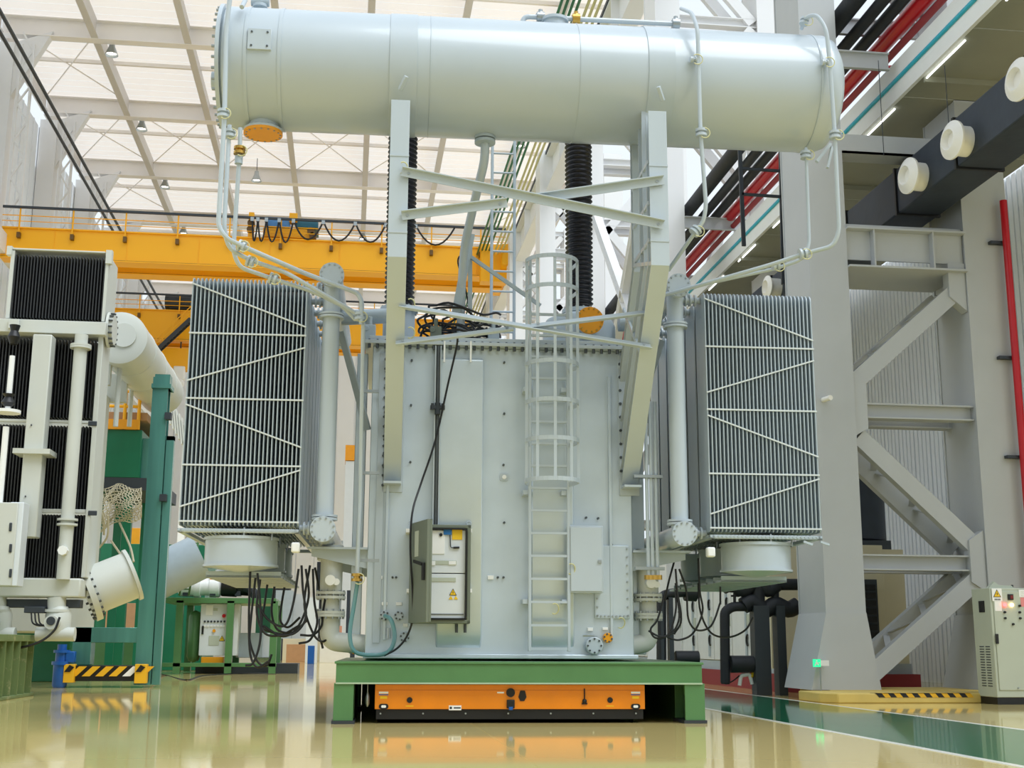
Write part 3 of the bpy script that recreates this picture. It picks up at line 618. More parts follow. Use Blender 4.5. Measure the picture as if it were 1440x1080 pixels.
# ---- radiators
ZR0, ZR1, PIT, FW = 2.47, 5.78, .63, .53
def make_radiator(xa, xb, par):
    nf = 29; prof = []
    for cx, cz, a0 in ((.12, ZR1-.1, 180), (FW-.12, ZR1-.1, 90), (FW-.06, ZR0+.06, 0), (.06, ZR0+.06, 270)):
        r = .1 if cz > 4 else .05
        if a0 == 180: prof += [(cx-.12+r-r*cos(radians(a)), cz+r*sin(radians(a))) for a in range(0, 91, 22)]
        elif a0 == 90: prof += [(FW-r+r*sin(radians(a)), cz+r*cos(radians(a))) for a in range(0, 91, 22)]
        elif a0 == 0: prof += [(FW-r+r*cos(radians(a)), ZR0+r-r*sin(radians(a))) for a in range(0, 91, 30)]
        else: prof += [(r-r*sin(radians(a)), ZR0+r-r*cos(radians(a))) for a in range(0, 91, 30)]
    b = B()
    for i in range(nf):
        x = xa+(xb-xa)*i/(nf-1); b.prism(prof, x-.0075, x+.0075, 'x')
    rd = B().cyl((xa-.01, FW/2, ZR1-.06), (xb+.01, FW/2, ZR1-.06), .045, n=12).o('radiator', 'rad', par); B().cyl((xa-.01, FW/2, ZR0+.05), (xb+.01, FW/2, ZR0+.05), .045, n=12).o('lower_collector', 'rad', rd); tag(b.o('fin_pack', 'rad', rd), kind='stuff')
    return rd
def rad_extras(rd, xa, xb, left):
    for f in (.235, .5, .765, .985):
        z = ZR1-f*(ZR1-ZR0); B().beam((xa-.015, -.008, z), (xb+.015, -.008, z), .012, .022).o('tie_bar', 'radbar', rd)
    for i, (fa, fb) in enumerate(((.03, .2), (.43, .285), (.525, .69), (.93, .78))):
        B().beam((xa-.01, -.014, ZR1-fa*(ZR1-ZR0)), (xb+.01, -.014, ZR1-fb*(ZR1-ZR0)), .012, .02).o('diagonal_bar', 'radbar', rd)
for side in (-1, 1):
    xa, xb = (XC-4.22, XC-2.72) if side < 0 else (XC+2.72, XC+4.22)
    first = make_radiator(xa, xb, T); rad_extras(first, xa, xb, side < 0)
    for k in range(1, 6):
        c = inst(first, T, (0, k*PIT, 0))
        for ch in [o for o in first.children if o.name.startswith('fin_pack')]: inst(ch, c)
    # frame that carries the bank and the fans below it
    fr = B().box(xa-.02, xb+.02, -.0, .08, ZR0-.09, ZR0-.04).box(xa-.02, xb+.02, 3.6, 3.68, ZR0-.09, ZR0-.04).box(xa-.02, xa+.05, 0, 3.68, ZR0-.09, ZR0-.04).box(xb-.05, xb+.02, 0, 3.68, ZR0-.09, ZR0-.04).o('radiator_frame', 'paint', T, bevel=.006)
    b = B()
    for i in range(29):
        x = xa+(xb-xa)*i/28; b.cyl((x, -.012, ZR0-.06), (x, .0, ZR0-.06), .018, n=6)
    tag(b.o('frame_studs', 'rad', fr), kind='stuff')
    if side > 0:
        for x in (xb-.25, xb-.02): B().beam((x, -.02, ZR0-.12), (x+.12, -.02, ZR0-.16), .03, .03).o('frame_hook', 'paint', fr)
    xf = -3.65 if side < 0 else 3.29
    for k in range(3):
        yf = .5+k*1.24
        fn = B().lathe([(.47, 0), (.47, -.36), (.455, -.36), (.455, 0)], (xf, yf, 2.33), (0, 0, 1), 40, False).o('cooling_fan', 'paint', T)
        B().lathe([(.49, -.02), (.49, .02), (.46, .02), (.46, -.02)], (xf, yf, 2.33), (0, 0, 1), 40, False).lathe([(.49, -.015), (.49, .015), (.46, .015), (.46, -.015)], (xf, yf, 1.98), (0, 0, 1), 40, False).o('fan_rim', 'paint', fn)
        g = B().lathe([(.47, 1.97), (.1, 1.91), (.06, 1.905)], (xf, yf, 0), (0, 0, 1), 36, True)
        g.o('fan_guard', 'paint', fn)
        B().cyl((xf, yf, 2.0), (xf, yf, 2.3), .12).o('fan_motor', 'mesh', fn)
        for a in range(5): B().beam((xf+.1*cos(a*1.2566), yf+.1*sin(a*1.2566), 2.14), (xf+.44*cos(a*1.2566), yf+.44*sin(a*1.2566), 2.18), .02, .16).o('fan_blade', 'mesh', fn)
        for dx in (-.3, .08, .42):
            B().cyl((xf+dx, yf-.46 if abs(dx) < .2 else yf-.3, 2.3), (xf+dx, yf-.46 if abs(dx) < .2 else yf-.3, 2.45), .012, n=8).o('fan_hanger', 'bolt', fn)
    # underside louvre plates
    xi = xb+.1 if side < 0 else xa-.1
    for k in range(8):
        y = .62+k*.42
        B().box(xf-.46, xf+.52 if side < 0 else xf+.46, y, y+.34, 1.84, 1.87).box(xf-.46, xf+.52 if side < 0 else xf+.46, y, y+.02, 1.84, 1.92).o('louvre_plate', 'rad', fr)
    # headers and riser
    xh = -2.56 if side < 0 else 2.165
    for z, zz in ((2.43, 'b'), (5.83, 't')):
        hd = B().cyl((xh, -.06, z), (xh, 3.7, z), .14, n=24).o('header_pipe', 'paint', T)
        B().cyl((xh, -.12, z), (xh, -.08, z), .165, n=28).o('end_blank', 'paint', hd); B().cyl((xh, -.075, z), (xh, -.04, z), .165, n=28).o('end_flange', 'paint', hd)
        tag(boltring(B(), (xh, -.1, z), .142, (0, 1, 0), 12, .013, .075).o('end_bolts', 'bolt', hd), kind='stuff')
        xe = xb if side < 0 else xa
        for k in range(6):
            y = FW/2+k*PIT; zz2 = ZR1-.06 if z > 4 else ZR0+.0
            st = B().cyl((xh, y, zz2), (xe, y, zz2), .045, n=12)
            d_ = (xe-xh); 
            for t in (.45, .62, .8): st.cyl((xh+d_*t-.012, y, zz2), (xh+d_*t+.012, y, zz2), .085, n=14)
            st.cyl((xh+d_*.54, y, zz2-.06), (xh+d_*.54, y, zz2+.1), .03, n=8).o('branch_valve', 'paint', hd)
    rs = B().cyl((xh, .16, 2.5), (xh, .16, 5.75), .115, n=24).o('riser_pipe', 'paint', T)
    for z in (2.62, 2.58, 5.3, 5.34): B().cyl((xh, .16, z-.015), (xh, .16, z+.015), .17, n=24).o('riser_flange', 'paint', rs)
    # triangular bracket from tank to header
    xt = -2.0 if side < 0 else 1.62
    for y in (.75, 3.2):
        s_ = -1 if side < 0 else 1
        B().prism([(xt, 2.24), (xt+s_*.75, 2.24), (xt+s_*.75, 2.14), (xt, 1.98)], y, y+.02).box(min(xt, xt+s_*.8), max(xt, xt+s_*.8), y-.1, y+.12, 2.23, 2.26).o('header_bracket', 'paint', T)
    # slanted stay behind the riser
    B().beam((xt+(-.05 if side < 0 else .05), .9, 3.9), (xh+(.12 if side < 0 else -.12), .5, 5.2), .12, .03).o('stay_plate', 'paint', T)
    # flanged valve column and elbow into the tank foot
    xv = tp(464, 840, .75).x if side < 0 else tp(915, 840, .75).x
    ev = B().cyl((xv, .95, 1.62), (xv, .95, 2.3), .15, n=24).cyl((xv, .95, 1.3), (xv, .95, 1.62), .12, n=24)
    ev_ = ev.tube(fillet([(xv, .95, 1.32), (xv, .95, 1.02), (xt, .95, .98)], .22, 8), .13, 18).o('foot_pipe', 'ugrey', T)
    for z in (2.12, 1.66, 1.6, 1.4, 1.36): B().cyl((xv, .95, z-.018), (xv, .95, z+.018), .2, n=24).o('pipe_flange', 'ugrey', ev_)
    for z in (1.63, 1.38): tag(boltring(B(), (xv, .95, z), .18, (0, 0, 1), 12, .016, .13).o('pipe_bolts', 'bolt', ev_), kind='stuff')
    p = V((xv, .8, 1.82)); B().cyl(p, p+V((0, -.12, 0)), .07, n=16).cyl(p+V((.08, -.02, -.02)), p+V((.08, -.1, -.02)), .045, n=12).o('valve_actuator', 'white', ev_)
    # square flood lamp under the header
    xq = xh+.0+(-.1 if side < 0 else .1)
    xq = tp(416, 768, .05).x if side < 0 else tp(999, 772, .05).x
    B().cbox((xq, .05, 2.2), (.11, .12, .13)).o('junction_lamp', 'white', T, bevel=.02)
# ---- small pipes running from the conservator down to the headers
def pipe(name, pts, r=.028, par=None, fr=.14, m='paint'): return B().tube(fillet(pts, fr), r, 10).o(name, m, par or T)
def coupling(px, py, y, par, d=(0, 0, 1), r=.075, m='paint'):
    p = tp(px, py, y); d = V(d); B().cyl(p-d*.05, p-d*.015, r).cyl(p+d*.015, p+d*.05, r).cyl(p-d*.03, p+d*.03, r*.6).o('coupling', m, par)
    B().tube([p+V((.03+.07*cos(a), -.06, .07*sin(a)-.02)) for a in [radians(-130+26*i) for i in range(11)]], .007, 5).o('earth_wire', 'wire', par)
y = -1.5
a = pipe('breather_pipe', [tp(323, 0, y), tp(318, 40, y), tp(316, 160, y), tp(307, 318, y), tp(318, 335, y), tp(345, 348, -1.3), tp(430, 385, -.6), tp(503, 412, -.35), tp(509, 424, -.35), tp(508, 456, -.33)], .03)
coupling(314, 160, y, a); coupling(340, 346, -1.3, a, (.8, 0, -.3))
a2 = pipe('breather_pipe', [tp(323, 176, y+.2), tp(322, 190, y+.2), tp(315, 322, y+.1), tp(322, 350, -1.3), tp(352, 366, -1.1), tp(400, 382, -.8), tp(500, 440, -.3), tp(511, 452, -.28), tp(506, 700, .2), tp(502, 808, .3)], .028)
coupling(323, 188, y+.2, a2); coupling(352, 368, -1.1, a2, (.8, 0, -.3)); coupling(506, 445, -.3, a2); coupling(502, 812, .3, a2, m='brass')
a3 = pipe('breather_pipe', [tp(338, 180, -1.2), tp(337, 215, -1.2), tp(328, 355, -1.1), tp(337, 376, -1.0), tp(384, 392, -.8), tp(440, 410, -.5), tp(482, 430, -.3), tp(500, 450, -.2)], .027)
coupling(337, 212, -1.2, a3, m='brass'); p = tp(336, 220, -1.2); B().cyl(p, p+V((0, 0, -.1)), .05).o('coupling_collar', 'rad', a3); coupling(384, 392, -.8, a3, (.9, 0, -.3))
pipe('breather_pipe', [tp(340, 10, -1.48), tp(345, 0, -1.3)], .03)
d1 = pipe('drain_pipe', [tp(958, 12, -.9), tp(973, 18, -1.3), tp(981, 40, -1.52), tp(985, 185, -1.52), tp(993, 290, -1.45), tp(989, 312, -1.4), tp(978, 326, -1.35), tp(940, 380, -.9)], .027)
coupling(986, 187, -1.52, d1); coupling(978, 325, -1.35, d1, (.6, 0, .6)); coupling(976, 84, -1.5, d1, (1, 0, 0), .04)
d2 = pipe('drain_pipe', [tp(1127, 40, -.9), tp(1132, 25, -1.2), tp(1148, 20, -1.4), tp(1162, 40, -1.5), tp(1168, 100, -1.52), tp(1174, 190, -1.5), tp(1180, 325, -1.4), tp(1172, 346, -1.35), tp(1130, 357, -1.2), tp(1085, 372, -1.0), tp(960, 408, -.4), tp(930, 416, -.2)], .028)
coupling(1174, 190, -1.5, d2); coupling(1129, 357, -1.2, d2, (.9, 0, .2)); coupling(1161, 88, -1.5, d2, (1, 0, 0), .04); coupling(1131, 30, -1.15, d2, (.3, 0, .9), .06)
d3 = pipe('drain_pipe', [tp(1133, 208, -.9), tp(1134, 230, -.9), tp(1138, 345, -.9), tp(1128, 365, -.9), tp(1090, 378, -.7), tp(970, 404, -.2), tp(945, 412, -.1)], .024)
coupling(1133, 218, -.9, d3); coupling(1091, 374, -.8, d3, (.9, 0, .2), .06)
p = tp(1162, 208, -1.3); B().beam(p+V((-.14, 0, -.2)), p+V((.06, 0, .06)), .05, .04).beam(p+V((.0, 0, -.28)), p+V((.08, 0, .02)), .05, .03).o('drain_bracket', 'paint', con)
# vertical pipes at the right flank of the tank
for px in (908, 914, 921):
    q0, q1 = tp(px-8+ (0 if px < 915 else 2), 560, .45), tp(px+4, 812, .45)
    v = B().cyl((q1.x, .45, q1.z), (q1.x, .45, 4.3), .026).o('drop_pipe', 'paint', T)
    B().cyl((q1.x, .45, q1.z-.03), (q1.x, .45, q1.z+.03), .06).o('coupling', 'brass', v)
for z in (3.25, 2.0): B().box(1.6, 2.0, .4, .5, z-.02, z+.02).o('pipe_clip', 'bolt', T)
for py in (550, 665, 788):
    p = tp(512, py, .4); B().box(p.x-.05, p.x+.2, .38, .42, p.z-.02, p.z+.02).o('pipe_clip', 'bolt', T)
# hose from the sampling valve at the left foot
B().tube(spline([tp(541, 866, .55), tp(550, 872, .45), tp(555, 895, .42), tp(548, 915, .4), tp(530, 921, .4), tp(500, 917, .35), tp(492, 893, .35), tp(498, 850, .35), tp(503, 818, .32)], 6), .028, 10).o('drain_hose', 'hose', T)
# ---- on the cover: bushings, turret, oil pipe, lifting posts
def bushing(px, y, zb, zt, r):
    x = tp(px, 320, y).x; prof = []; z = zb; 
    while z < zt: prof += [(r*.86, z), (r, z+.03), (r*.86, z+.055)]; z += .075
    bs = B().lathe(prof, (x, y, 0), (0, 0, 1), 28).o('bushing', 'shed', T)
    B().lathe([(r*1.3, zb-.75), (r*1.3, zb-.7), (r*1.05, zb-.7), (r*1.05, zb-.06), (r*1.25, zb-.06), (r*1.25, zb)], (x, y, 0), (0, 0, 1), 28).o('bushing_base', 'rad', bs)
    tag(boltring(B(), (x, y, zb-.03), r*1.15, (0, 0, 1), 14, .016, .1).o('base_bolts', 'bolt', bs), kind='stuff')
    B().cyl((x, y, zt), (x, y, zt+.5), .05).cyl((x, y, zt), (x, y, zt+.06), r*.8, n=20).o('bushing_cap', 'bolt', bs)
bushing(564, 2.0, 5.95, 9.3, .23); bushing(814, 2.0, 6.0, 9.3, .215)
xt = tp(814, 440, 1.9).x
tu = B().lathe([(.55, 5.15), (.55, 5.7), (.5, 5.8), (.25, 5.9)], (xt, 1.9, 0), (0, 0, 1), 32).o('turret', 'rad', T)
p = tp(830, 450, 1.1); f = B().cyl((p.x, 1.6, p.z), (p.x, 1.16, p.z), .17, n=24).o('turret_neck', 'rad', tu)
B().cyl((p.x, 1.16, p.z), (p.x, 1.1, p.z), .2, n=28).o('turret_blank', 'orange', f)
tag(boltring(B(), (p.x, 1.1, p.z), .175, (0, 1, 0), 14, .014, .04).o('turret_bolts', 'brass', f), kind='stuff')
B().cyl(tp(870, 455, 1.6), tp(905, 455, 1.6), .12, n=18).o('turret_pipe', 'rad', T)
B().cyl(tp(480, 447, 1.3), tp(548, 444, 1.3), .11, n=18).o('cover_pipe', 'rad', T)
op = B().tube(fillet([tp(682, 186, -.6), tp(682, 225, -.55), tp(671, 268, -.2), tp(652, 350, .8), tp(648, 430, 1.1), tp(648, 480, 1.1)], .3), .06, 14).o('oil_pipe', 'paint', T)
p = tp(682, 196, -.6); B().cyl(p, p+V((0, 0, .04)), .14, n=20).cyl(p+V((0, 0, -.06)), p+V((0, 0, -.02)), .14, n=20).o('oil_flange', 'rad', op)
B().beam(tp(662, 330, 1.0), tp(641, 440, 1.0), .12, .1).beam(tp(661, 330, 1.05), tp(661, 440, 1.05), .06, .06).beam(tp(663, 362, 1.0), tp(760, 430, 1.0), .05, .05).o('lifting_post', 'rad', T)
# upright service ladder behind
lx0, lx1 = tp(691, 400, 2.6).x, tp(723, 400, 2.6).x
sl = B().cyl((lx0, 2.6, 5.18), (lx0, 2.6, 9.0), .025, n=10).o('service_ladder', 'rad', T); B().cyl((lx1, 2.6, 5.18), (lx1, 2.6, 9.0), .025, n=10).o('side_rail', 'rad', sl)
for i in range(11): B().cyl((lx0, 2.6, 5.45+i*.33), (lx1, 2.6, 5.45+i*.33), .017, n=8).o('rung', 'rad', sl)
for px, py in ((613, 462), (520, 478), (694, 432)):
    p = tp(px, py, 1.0); B().cbox((p.x, 1.0, 5.3), (.16, .16, .24)).cyl((p.x-.05, .9, 5.36), (p.x-.05, .92, 5.36), .04).cyl((p.x, 1.0, 5.4), (p.x, 1.0, 5.55), .03).o('relay_box', 'cabdark' if px == 613 else 'rad', T, bevel=.01)
for px in (625, 662):
    p = tp(px, 490, .56); B().box(p.x-.012, p.x+.012, .53, .55, p.z-.2, p.z+.1).o('cover_clip', 'white', T)
# ================================================================== GREEN FRAME AND ORANGE CARRIER UNDER THE TRANSFORMER
gf = empty('support_frame', TO, 'green painted steel support frame carrying the transformer', 'frame', TA, local=True)
B().box(-2.36, 2.40, 0, 4.3, .74, .77).o('top_plate', 'green', gf, bevel=.004)
B().box(-2.34, 2.38, .02, .06, .5, .74).o('front_beam', 'green', gf, bevel=.004)
B().box(-2.34, 2.38, .0, .12, .49, .51).o('lower_edge', 'greenedge', gf)
B().box(-2.34, 2.38, 4.24, 4.28, .5, .74).o('rear_beam', 'green', gf)
for x in (-2.34, 2.32): B().box(x, x+.06, .06, 4.24, .5, .74).o('side_beam', 'green', gf)
for x in (-2.2, 2.2): B().box(x, x+.05, .68, 3.58, 0, .5).o('side_web', 'green', gf)
B().box(-2.1, 2.14, 4.15, 4.2, 0, .5).o('rear_web', 'green', gf)
for xa, xb in ((-2.36, -2.11), (2.15, 2.41)):
    for y in (.02, 3.6):
        lg = B().box(xa, xb, y, y+.03, .04, .5).box(xa, xb, y+.6, y+.63, .04, .5).box((xa+xb)/2-.02, (xa+xb)/2+.02, y+.03, y+.6, .04, .5).o('frame_leg', 'green', gf, bevel=.003)
        B().box(xa-.02, xb+.02, y-.02, y+.66, 0, .04).o('foot_plate', 'mesh', lg)
        B().box(xa, xb, y+.03, y+.06, .36, .5).o('leg_rib', 'green', lg)
x0, x1 = tp(527, 985, .13).x, tp(907, 985, .13).x
ct = empty('carrier', TM @ V(((x0+x1)/2, .13, 0)), 'low orange air-cushion carrier under the green frame', 'carrier', TA, local=True)
hw = (x1-x0)/2; zt, zb = .485, .175
B().box(-hw, hw, 0, 3.6, zb, zt).o('carrier_body', 'cart', ct, bevel=.008)
B().box(-hw+.02, hw-.02, .03, 3.55, .05, zb).o('carrier_skirt', 'black', ct)
B().box(-hw+.01, hw-.01, -.004, .01, zt-.075, zt-.07).o('body_groove', 'pglass', ct)
def cl(px, py):
    p = TM @ tp(px, py, .12); l = (TM.inverted() @ p); return V((l.x-(x0+x1)/2, -.006, l.z))
def cbox(name, px, py, w, h, m, d=.01, bev=.002): p = cl(px, py); return B().box(p.x-w/2, p.x+w/2, -d, .005, p.z-h/2, p.z+h/2).o(name, m, ct, bevel=bev)
for px in (576, 858): p = cl(px, 984.5); B().cyl((p.x, -.012, p.z), (p.x, .01, p.z), .036, n=20).o('push_button', 'black', ct); cbox('button_label', px, 993, .1, .012, 'yellow', .004)
for px in (539.5, 894):
    p = cl(px, 993.5); B().prism([(p.x+u, p.z+v) for u, v in rrect(.12, .066, .03)], -.012, .005).o('head_lamp', 'black', ct)
    B().prism([(p.x+u, p.z+v) for u, v in rrect(.06, .032, .012)], -.016, -.01).o('lamp_lens', 'white', ct)
    cbox('white_label', px, 974, .12, .025, 'white', .004); cbox('blue_label', px, 977, .12, .012, 'blue', .004); cbox('yellow_label', px, 981, .09, .03, 'yellow', .004)
cbox('plate_label', 640, 995.5, .16, .06, 'white', .005); cbox('plate_mark', 634, 995.5, .03, .03, 'mesh', .007); cbox('plate_line', 643, 995.5, .09, .018, 'mesh', .007)
p = cl(718, 974); B().cyl((p.x, -.02, p.z), (p.x, .01, p.z), .056, n=24).cyl((p.x, -.03, p.z), (p.x, 0, p.z), .03, n=16).o('socket', 'black', ct)
cbox('socket_label', 704, 974, .09, .02, 'white', .004)
cbox('scanner', 718, 990, .1, .11, 'black', .05, .01); cbox('scanner_lens', 718, 996, .05, .04, 'bluepump', .056)
p = cl(735, 978); B().prism([(p.x-.03, p.z+.06), (p.x+.03, p.z+.06), (p.x+.05, p.z-.02), (p.x+.02, p.z-.07), (p.x-.03, p.z-.07), (p.x-.055, p.z-.02)], -.012, .004).o('tow_shackle', 'black', ct)
p = cl(822, 985); B().cyl((p.x, -.012, p.z+.02), (p.x, -.012, p.z+.15), .008, n=6).ball((p.x, -.012, p.z-.01), .032).box(p.x-.035, p.x+.035, -.02, 0, p.z-.05, p.z-.03).o('pull_knob', 'black', ct)
for i in range(7):
    p = cl(535+i*60, 1003); B().cyl((p.x, .02, .12), (p.x, .035, .12), .012, n=6).o('skirt_bolt', 'bolt', ct)
p = TM @ tp(517, 975, .25)
ch = B()
ch.cyl((p.x, p.y, .48), (p.x, p.y, .38), .008, n=6).lathe([(.012, .2), (.03, .24), (.03, .32), (.012, .38)], (p.x, p.y, 0), (0, 0, 1), 10)
tag(ch.o('steel_plumb', 'bolt'), 'small bright steel turnbuckle hanging in the gap left of the orange carrier', 'turnbuckle')
# ================================================================== CABLES ON AND UNDER THE TRANSFORMER
def wire(name, pts, r, label, m='cable', k=6, cat='cable', group=None, local=True):
    if local: pts = [TM @ V(p) for p in pts]
    return tag(B().tube(spline(pts, k), r, 7).o(name, m), label, cat, group)
wire('black_cable', [tp(640, 468, .2), tp(643, 482, .3), tp(630, 540, .4), tp(612, 620, .45), tp(592, 680, .4), tp(580, 720, .2), tp(577, 770, .15), tp(580, 830, .15), tp(580, 870, .2), tp(572, 895, .3), tp(558, 912, .35), tp(540, 922, .4)], .014, 'long black cable hanging down the tank front past the open cabinet')
random.seed(11)
cc_ = TM @ tp(648, 446, 1.3); pts = []
for i in range(150):
    a = i*.42; rr = .36+.14*sin(i*.31)+.06*random.random(); pts.append((cc_.x+rr*1.15*cos(a), cc_.y+rr*.8*sin(a), 5.22+.42*(i/150)+.12*random.random()+.06*sin(a*2)))
for j, px in enumerate((627, 668)): pass
tag(B().tube(spline(pts, 3), .017, 6).o('cable_coil', 'cable'), 'tangled coil of black cable lying on the tank cover', 'cable')
wire('black_cable', [tp(661, 440, 1.2), tp(653, 400, 1.1), tp(644, 370, 1.0), tp(648, 360, 1.0), tp(655, 375, 1.0), tp(650, 420, 1.1), tp(640, 445, 1.2)], .012, 'thin black cable looped over the grey lifting post')
# cables drooping below the left and right radiator banks
random.seed(7)
LC = [[(362, 806), (366, 850), (366, 900), (356, 932), (345, 936)], [(366, 815), (361, 860), (372, 890), (395, 893), (420, 880)], [(376, 822), (372, 850), (368, 880), (380, 888), (400, 893)],
      [(386, 825), (382, 860), (390, 885), (412, 889), (432, 872)], [(400, 826), (396, 850), (394, 872), (405, 882), (422, 868)], [(424, 795), (426, 830), (430, 868), (415, 890), (390, 894)],
      [(430, 800), (434, 840), (420, 880), (398, 895), (370, 880)], [(440, 800), (442, 845), (446, 876), (436, 900), (420, 905)], [(436, 795), (428, 850), (440, 890), (452, 902), (462, 898)],
      [(443, 798), (452, 850), (450, 890), (454, 912)], [(420, 800), (412, 850), (400, 880), (378, 872), (362, 850)], [(352, 800), (350, 870), (352, 920), (362, 938), (378, 930)],
      [(360, 806), (352, 880), (352, 905), (362, 930), (375, 936), (382, 920)], [(460, 830), (454, 860), (452, 880), (440, 893), (422, 893)]]
wd = ('first', 'second', 'third', 'fourth', 'fifth', 'sixth', 'seventh', 'eighth', 'ninth', 'tenth', 'eleventh', 'twelfth', 'thirteenth', 'fourteenth')
for i, c in enumerate(LC): wire('fan_cable', [tp(x, y, .4+.15*(i % 5)) for x, y in c], .016, 'black fan cable drooping below the left radiator bank, %s of the bunch' % wd[i], group='cables below the left radiators')
RC_ = [[(936, 830), (925, 870), (915, 885), (922, 897), (940, 892), (950, 860), (950, 830)], [(955, 800), (965, 830), (968, 870), (980, 886), (1000, 880), (1012, 850), (1013, 845)], [(982, 785), (984, 830), (988, 860), (975, 890), (955, 900), (938, 896)],
       [(982, 820), (985, 860), (1000, 890), (1025, 896), (1048, 886), (1059, 868)], [(950, 800), (953, 840), (955, 870), (945, 890), (928, 895), (912, 887)], [(1013, 825), (1013, 850)], [(950, 820), (958, 870), (948, 892)], [(948, 790), (940, 820), (935, 845)]]
for i, c in enumerate(RC_): wire('fan_cable', [tp(x, y, .5+.15*(i % 4)) for x, y in c], .014, 'black fan cable drooping below the right radiator bank, %s of the bunch' % wd[i], group='cables below the right radiators')
# ================================================================== RIGHT SIDE
# yellow kerb with hazard stripes
kb = tag(B().prism([(8.3, 21.9), (8.55, 21.65), (10.9, 21.65), (14.5, 21.65), (14.5, 22.95), (8.3, 22.95)], 0, .17, 'z').o('kerb', 'kerb', bevel=.02), 'worn yellow concrete kerb at the foot of the grey column', 'kerb')
kb['kind'] = 'structure'
x = 9.3
i = 0
while x < 11.0:
    B().prism([(x, .1), (x+.11, .1), (x+.05, .172), (x-.06, .172)], 21.642, 21.66).prism([(x-.06, 21.642), (x+.05, 21.642), (x-.01, 21.76), (x-.12, 21.76)], .165, .174, 'z').o('hazard_stripe', 'black' if i % 2 == 0 else 'hazard_y', kb); x += .11; i += 1
# control cabinet with two lit lamps
cb = empty('floor_cabinet', (11.6, 21.1, 0), 'grey-green floor cabinet with glowing red and amber lamps beside the column', 'cabinet', radians(2), local=True)
w, d, h = .84, .62, 2.0; cx = -.4
B().box(cx, cx+w, 0, d, .12, h).o('cabinet_body', 'cab', cb, bevel=.012)
B().box(cx+.01, cx+w-.01, .01, d, 0, .12).o('plinth', 'black', cb)
dr = B().box(cx+.05, cx+w-.04, -.018, 0, .24, h-.06).o('cabinet_door', 'cab', cb, bevel=.008)
def on(u, v): return cx+u*w, .12+(1-v)*(h-.12)      # fractions of the front, v from the top
def fit(name, u, v, ww, hh, m, dd=.006): x, z = on(u, v); return B().box(x-ww/2, x+ww/2, -.018-dd, -.016, z-hh/2, z+hh/2).o(name, m, dr, bevel=.002)
fit('warning_plate', .15, .065, .19, .22, 'paper', .003); x, z = on(.15, .055); warn(dr, (x, -.021, z), .075)
for k in range(4): fit('print_line', .10+.035*k, .108, .02, .03, 'mesh', .005)
fit('paper_sheet', .16, .17, .13, .17, 'paper', .004); fit('paper_sheet', .77, .05, .2, .13, 'paper', .004); fit('pink_sheet', .76, .13, .14, .16, mat('pink_paper', 'E89090', .8), .004)
for k in range(3): fit('print_line', .77, .035+.018*k, .14, .006, 'cab', .006)
fit('meter', .45, .085, .1, .1, 'black', .02); fit('meter_face', .47, .085, .05, .06, mat('meter_red', '7A1410', .4), .024)
def knob(u, v, m, r=.024): x, z = on(u, v); B().cyl((x, -.05, z), (x, -.015, z), r, n=16).o('indicator', m, dr)
knob(.3, .158, 'red_led', .03); knob(.46, .158, 'amber_led', .028)
for u, v in ((.64, .165), (.29, .225), (.63, .225), (.29, .28), (.63, .28), (.46, .335)): knob(u, v, 'black', .02)
fit('door_handle', .075, .47, .05, .17, 'black', .02); knob(.47, .915, 'bolt', .01)
B().box(cx-.012, cx, .2, .38, h-.42, h-.22).o('side_display', 'black', cb)
for r_ in range(16):
    for c_ in range(2): B().box(cx-.006, cx, .12+c_*.2, .26+c_*.2, .3+r_*.045, .315+r_*.045).o('vent_slot', 'mesh', cb)
for x in (cx+.3, cx+.62): B().cyl((x, .3, h), (x, .3, h+.07), .02, n=8).o('lifting_eye', 'mesh', cb)
B().prism([(cx+.1, h), (cx+.6, h), (cx+.55, h+.05), (cx+.3, h+.06), (cx+.22, h+.12)], .2, .3).o('top_cover', 'cab', cb)
# emergency exit sign on a stub by the column
e = atX(1148, 933, 8.85)
es = empty('exit_sign', (8.6, 23, .18), 'small green emergency exit sign on a thin post beside the column', 'sign')
B().cyl((8.72, 22.9, .17), (8.72, 22.9, .62), .015, n=8).o('post', 'bolt', es)
sg = B().box(8.56, 8.7, 22.8, 22.84, .6, .74).o('sign_plate', 'exit', es)
B().box(8.7, 8.86, 22.8, 22.9, .62, .72).o('sign_battery', 'white', es)
B().cyl((8.62, 22.79, .71), (8.62, 22.8, .71), .013, n=10).prism([(8.6, .69), (8.64, .69), (8.66, .63), (8.635, .64), (8.62, .66), (8.59, .62), (8.575, .63), (8.6, .67)], 22.79, 22.8).prism([(8.66, .69), (8.69, .675), (8.66, .66)], 22.79, 22.8).o('running_figure', 'white', sg)
# test enclosure: row of white doors on a red plinth
en = empty('enclosure', (9.3, 28, 0), 'row of pale electrical enclosures on a red plinth behind the black pipes', 'enclosure')
B().box(9.25, 12.4, 26.6, 46, .0, .38).o('red_plinth', 'redbase', en, smooth=False)
B().box(9.3, 12.3, 26.8, 45.8, .38, .6).o('grey_sill', 'rad', en, smooth=False)
for k in range(11):
    y = 28.6+k*1.55
    dd = B().box(9.28, 9.34, y+.02, y+1.5, .62, 3.1).o('enclosure_door', 'beigew', en, bevel=.01)
    B().box(9.25, 9.285, y+.3, y+.42, .7, 3.0).o('door_post', 'rad', dd)
    for z in (1.1, 2.0):
        B().tube([(9.24, y+.2+.09*cos(a), z+.12*sin(a)) for a in [radians(-90+30*i) for i in range(7)]], .025, 6).o('door_handle', 'black', dd)
        B().box(9.26, 9.29, y+.08, y+.3, z+.35, z+.6).o('vent_plate', 'cab', dd)
B().box(9.34, 12.3, 26.9, 45.8, .6, 3.1).o('enclosure_body', 'beige', en, smooth=False)
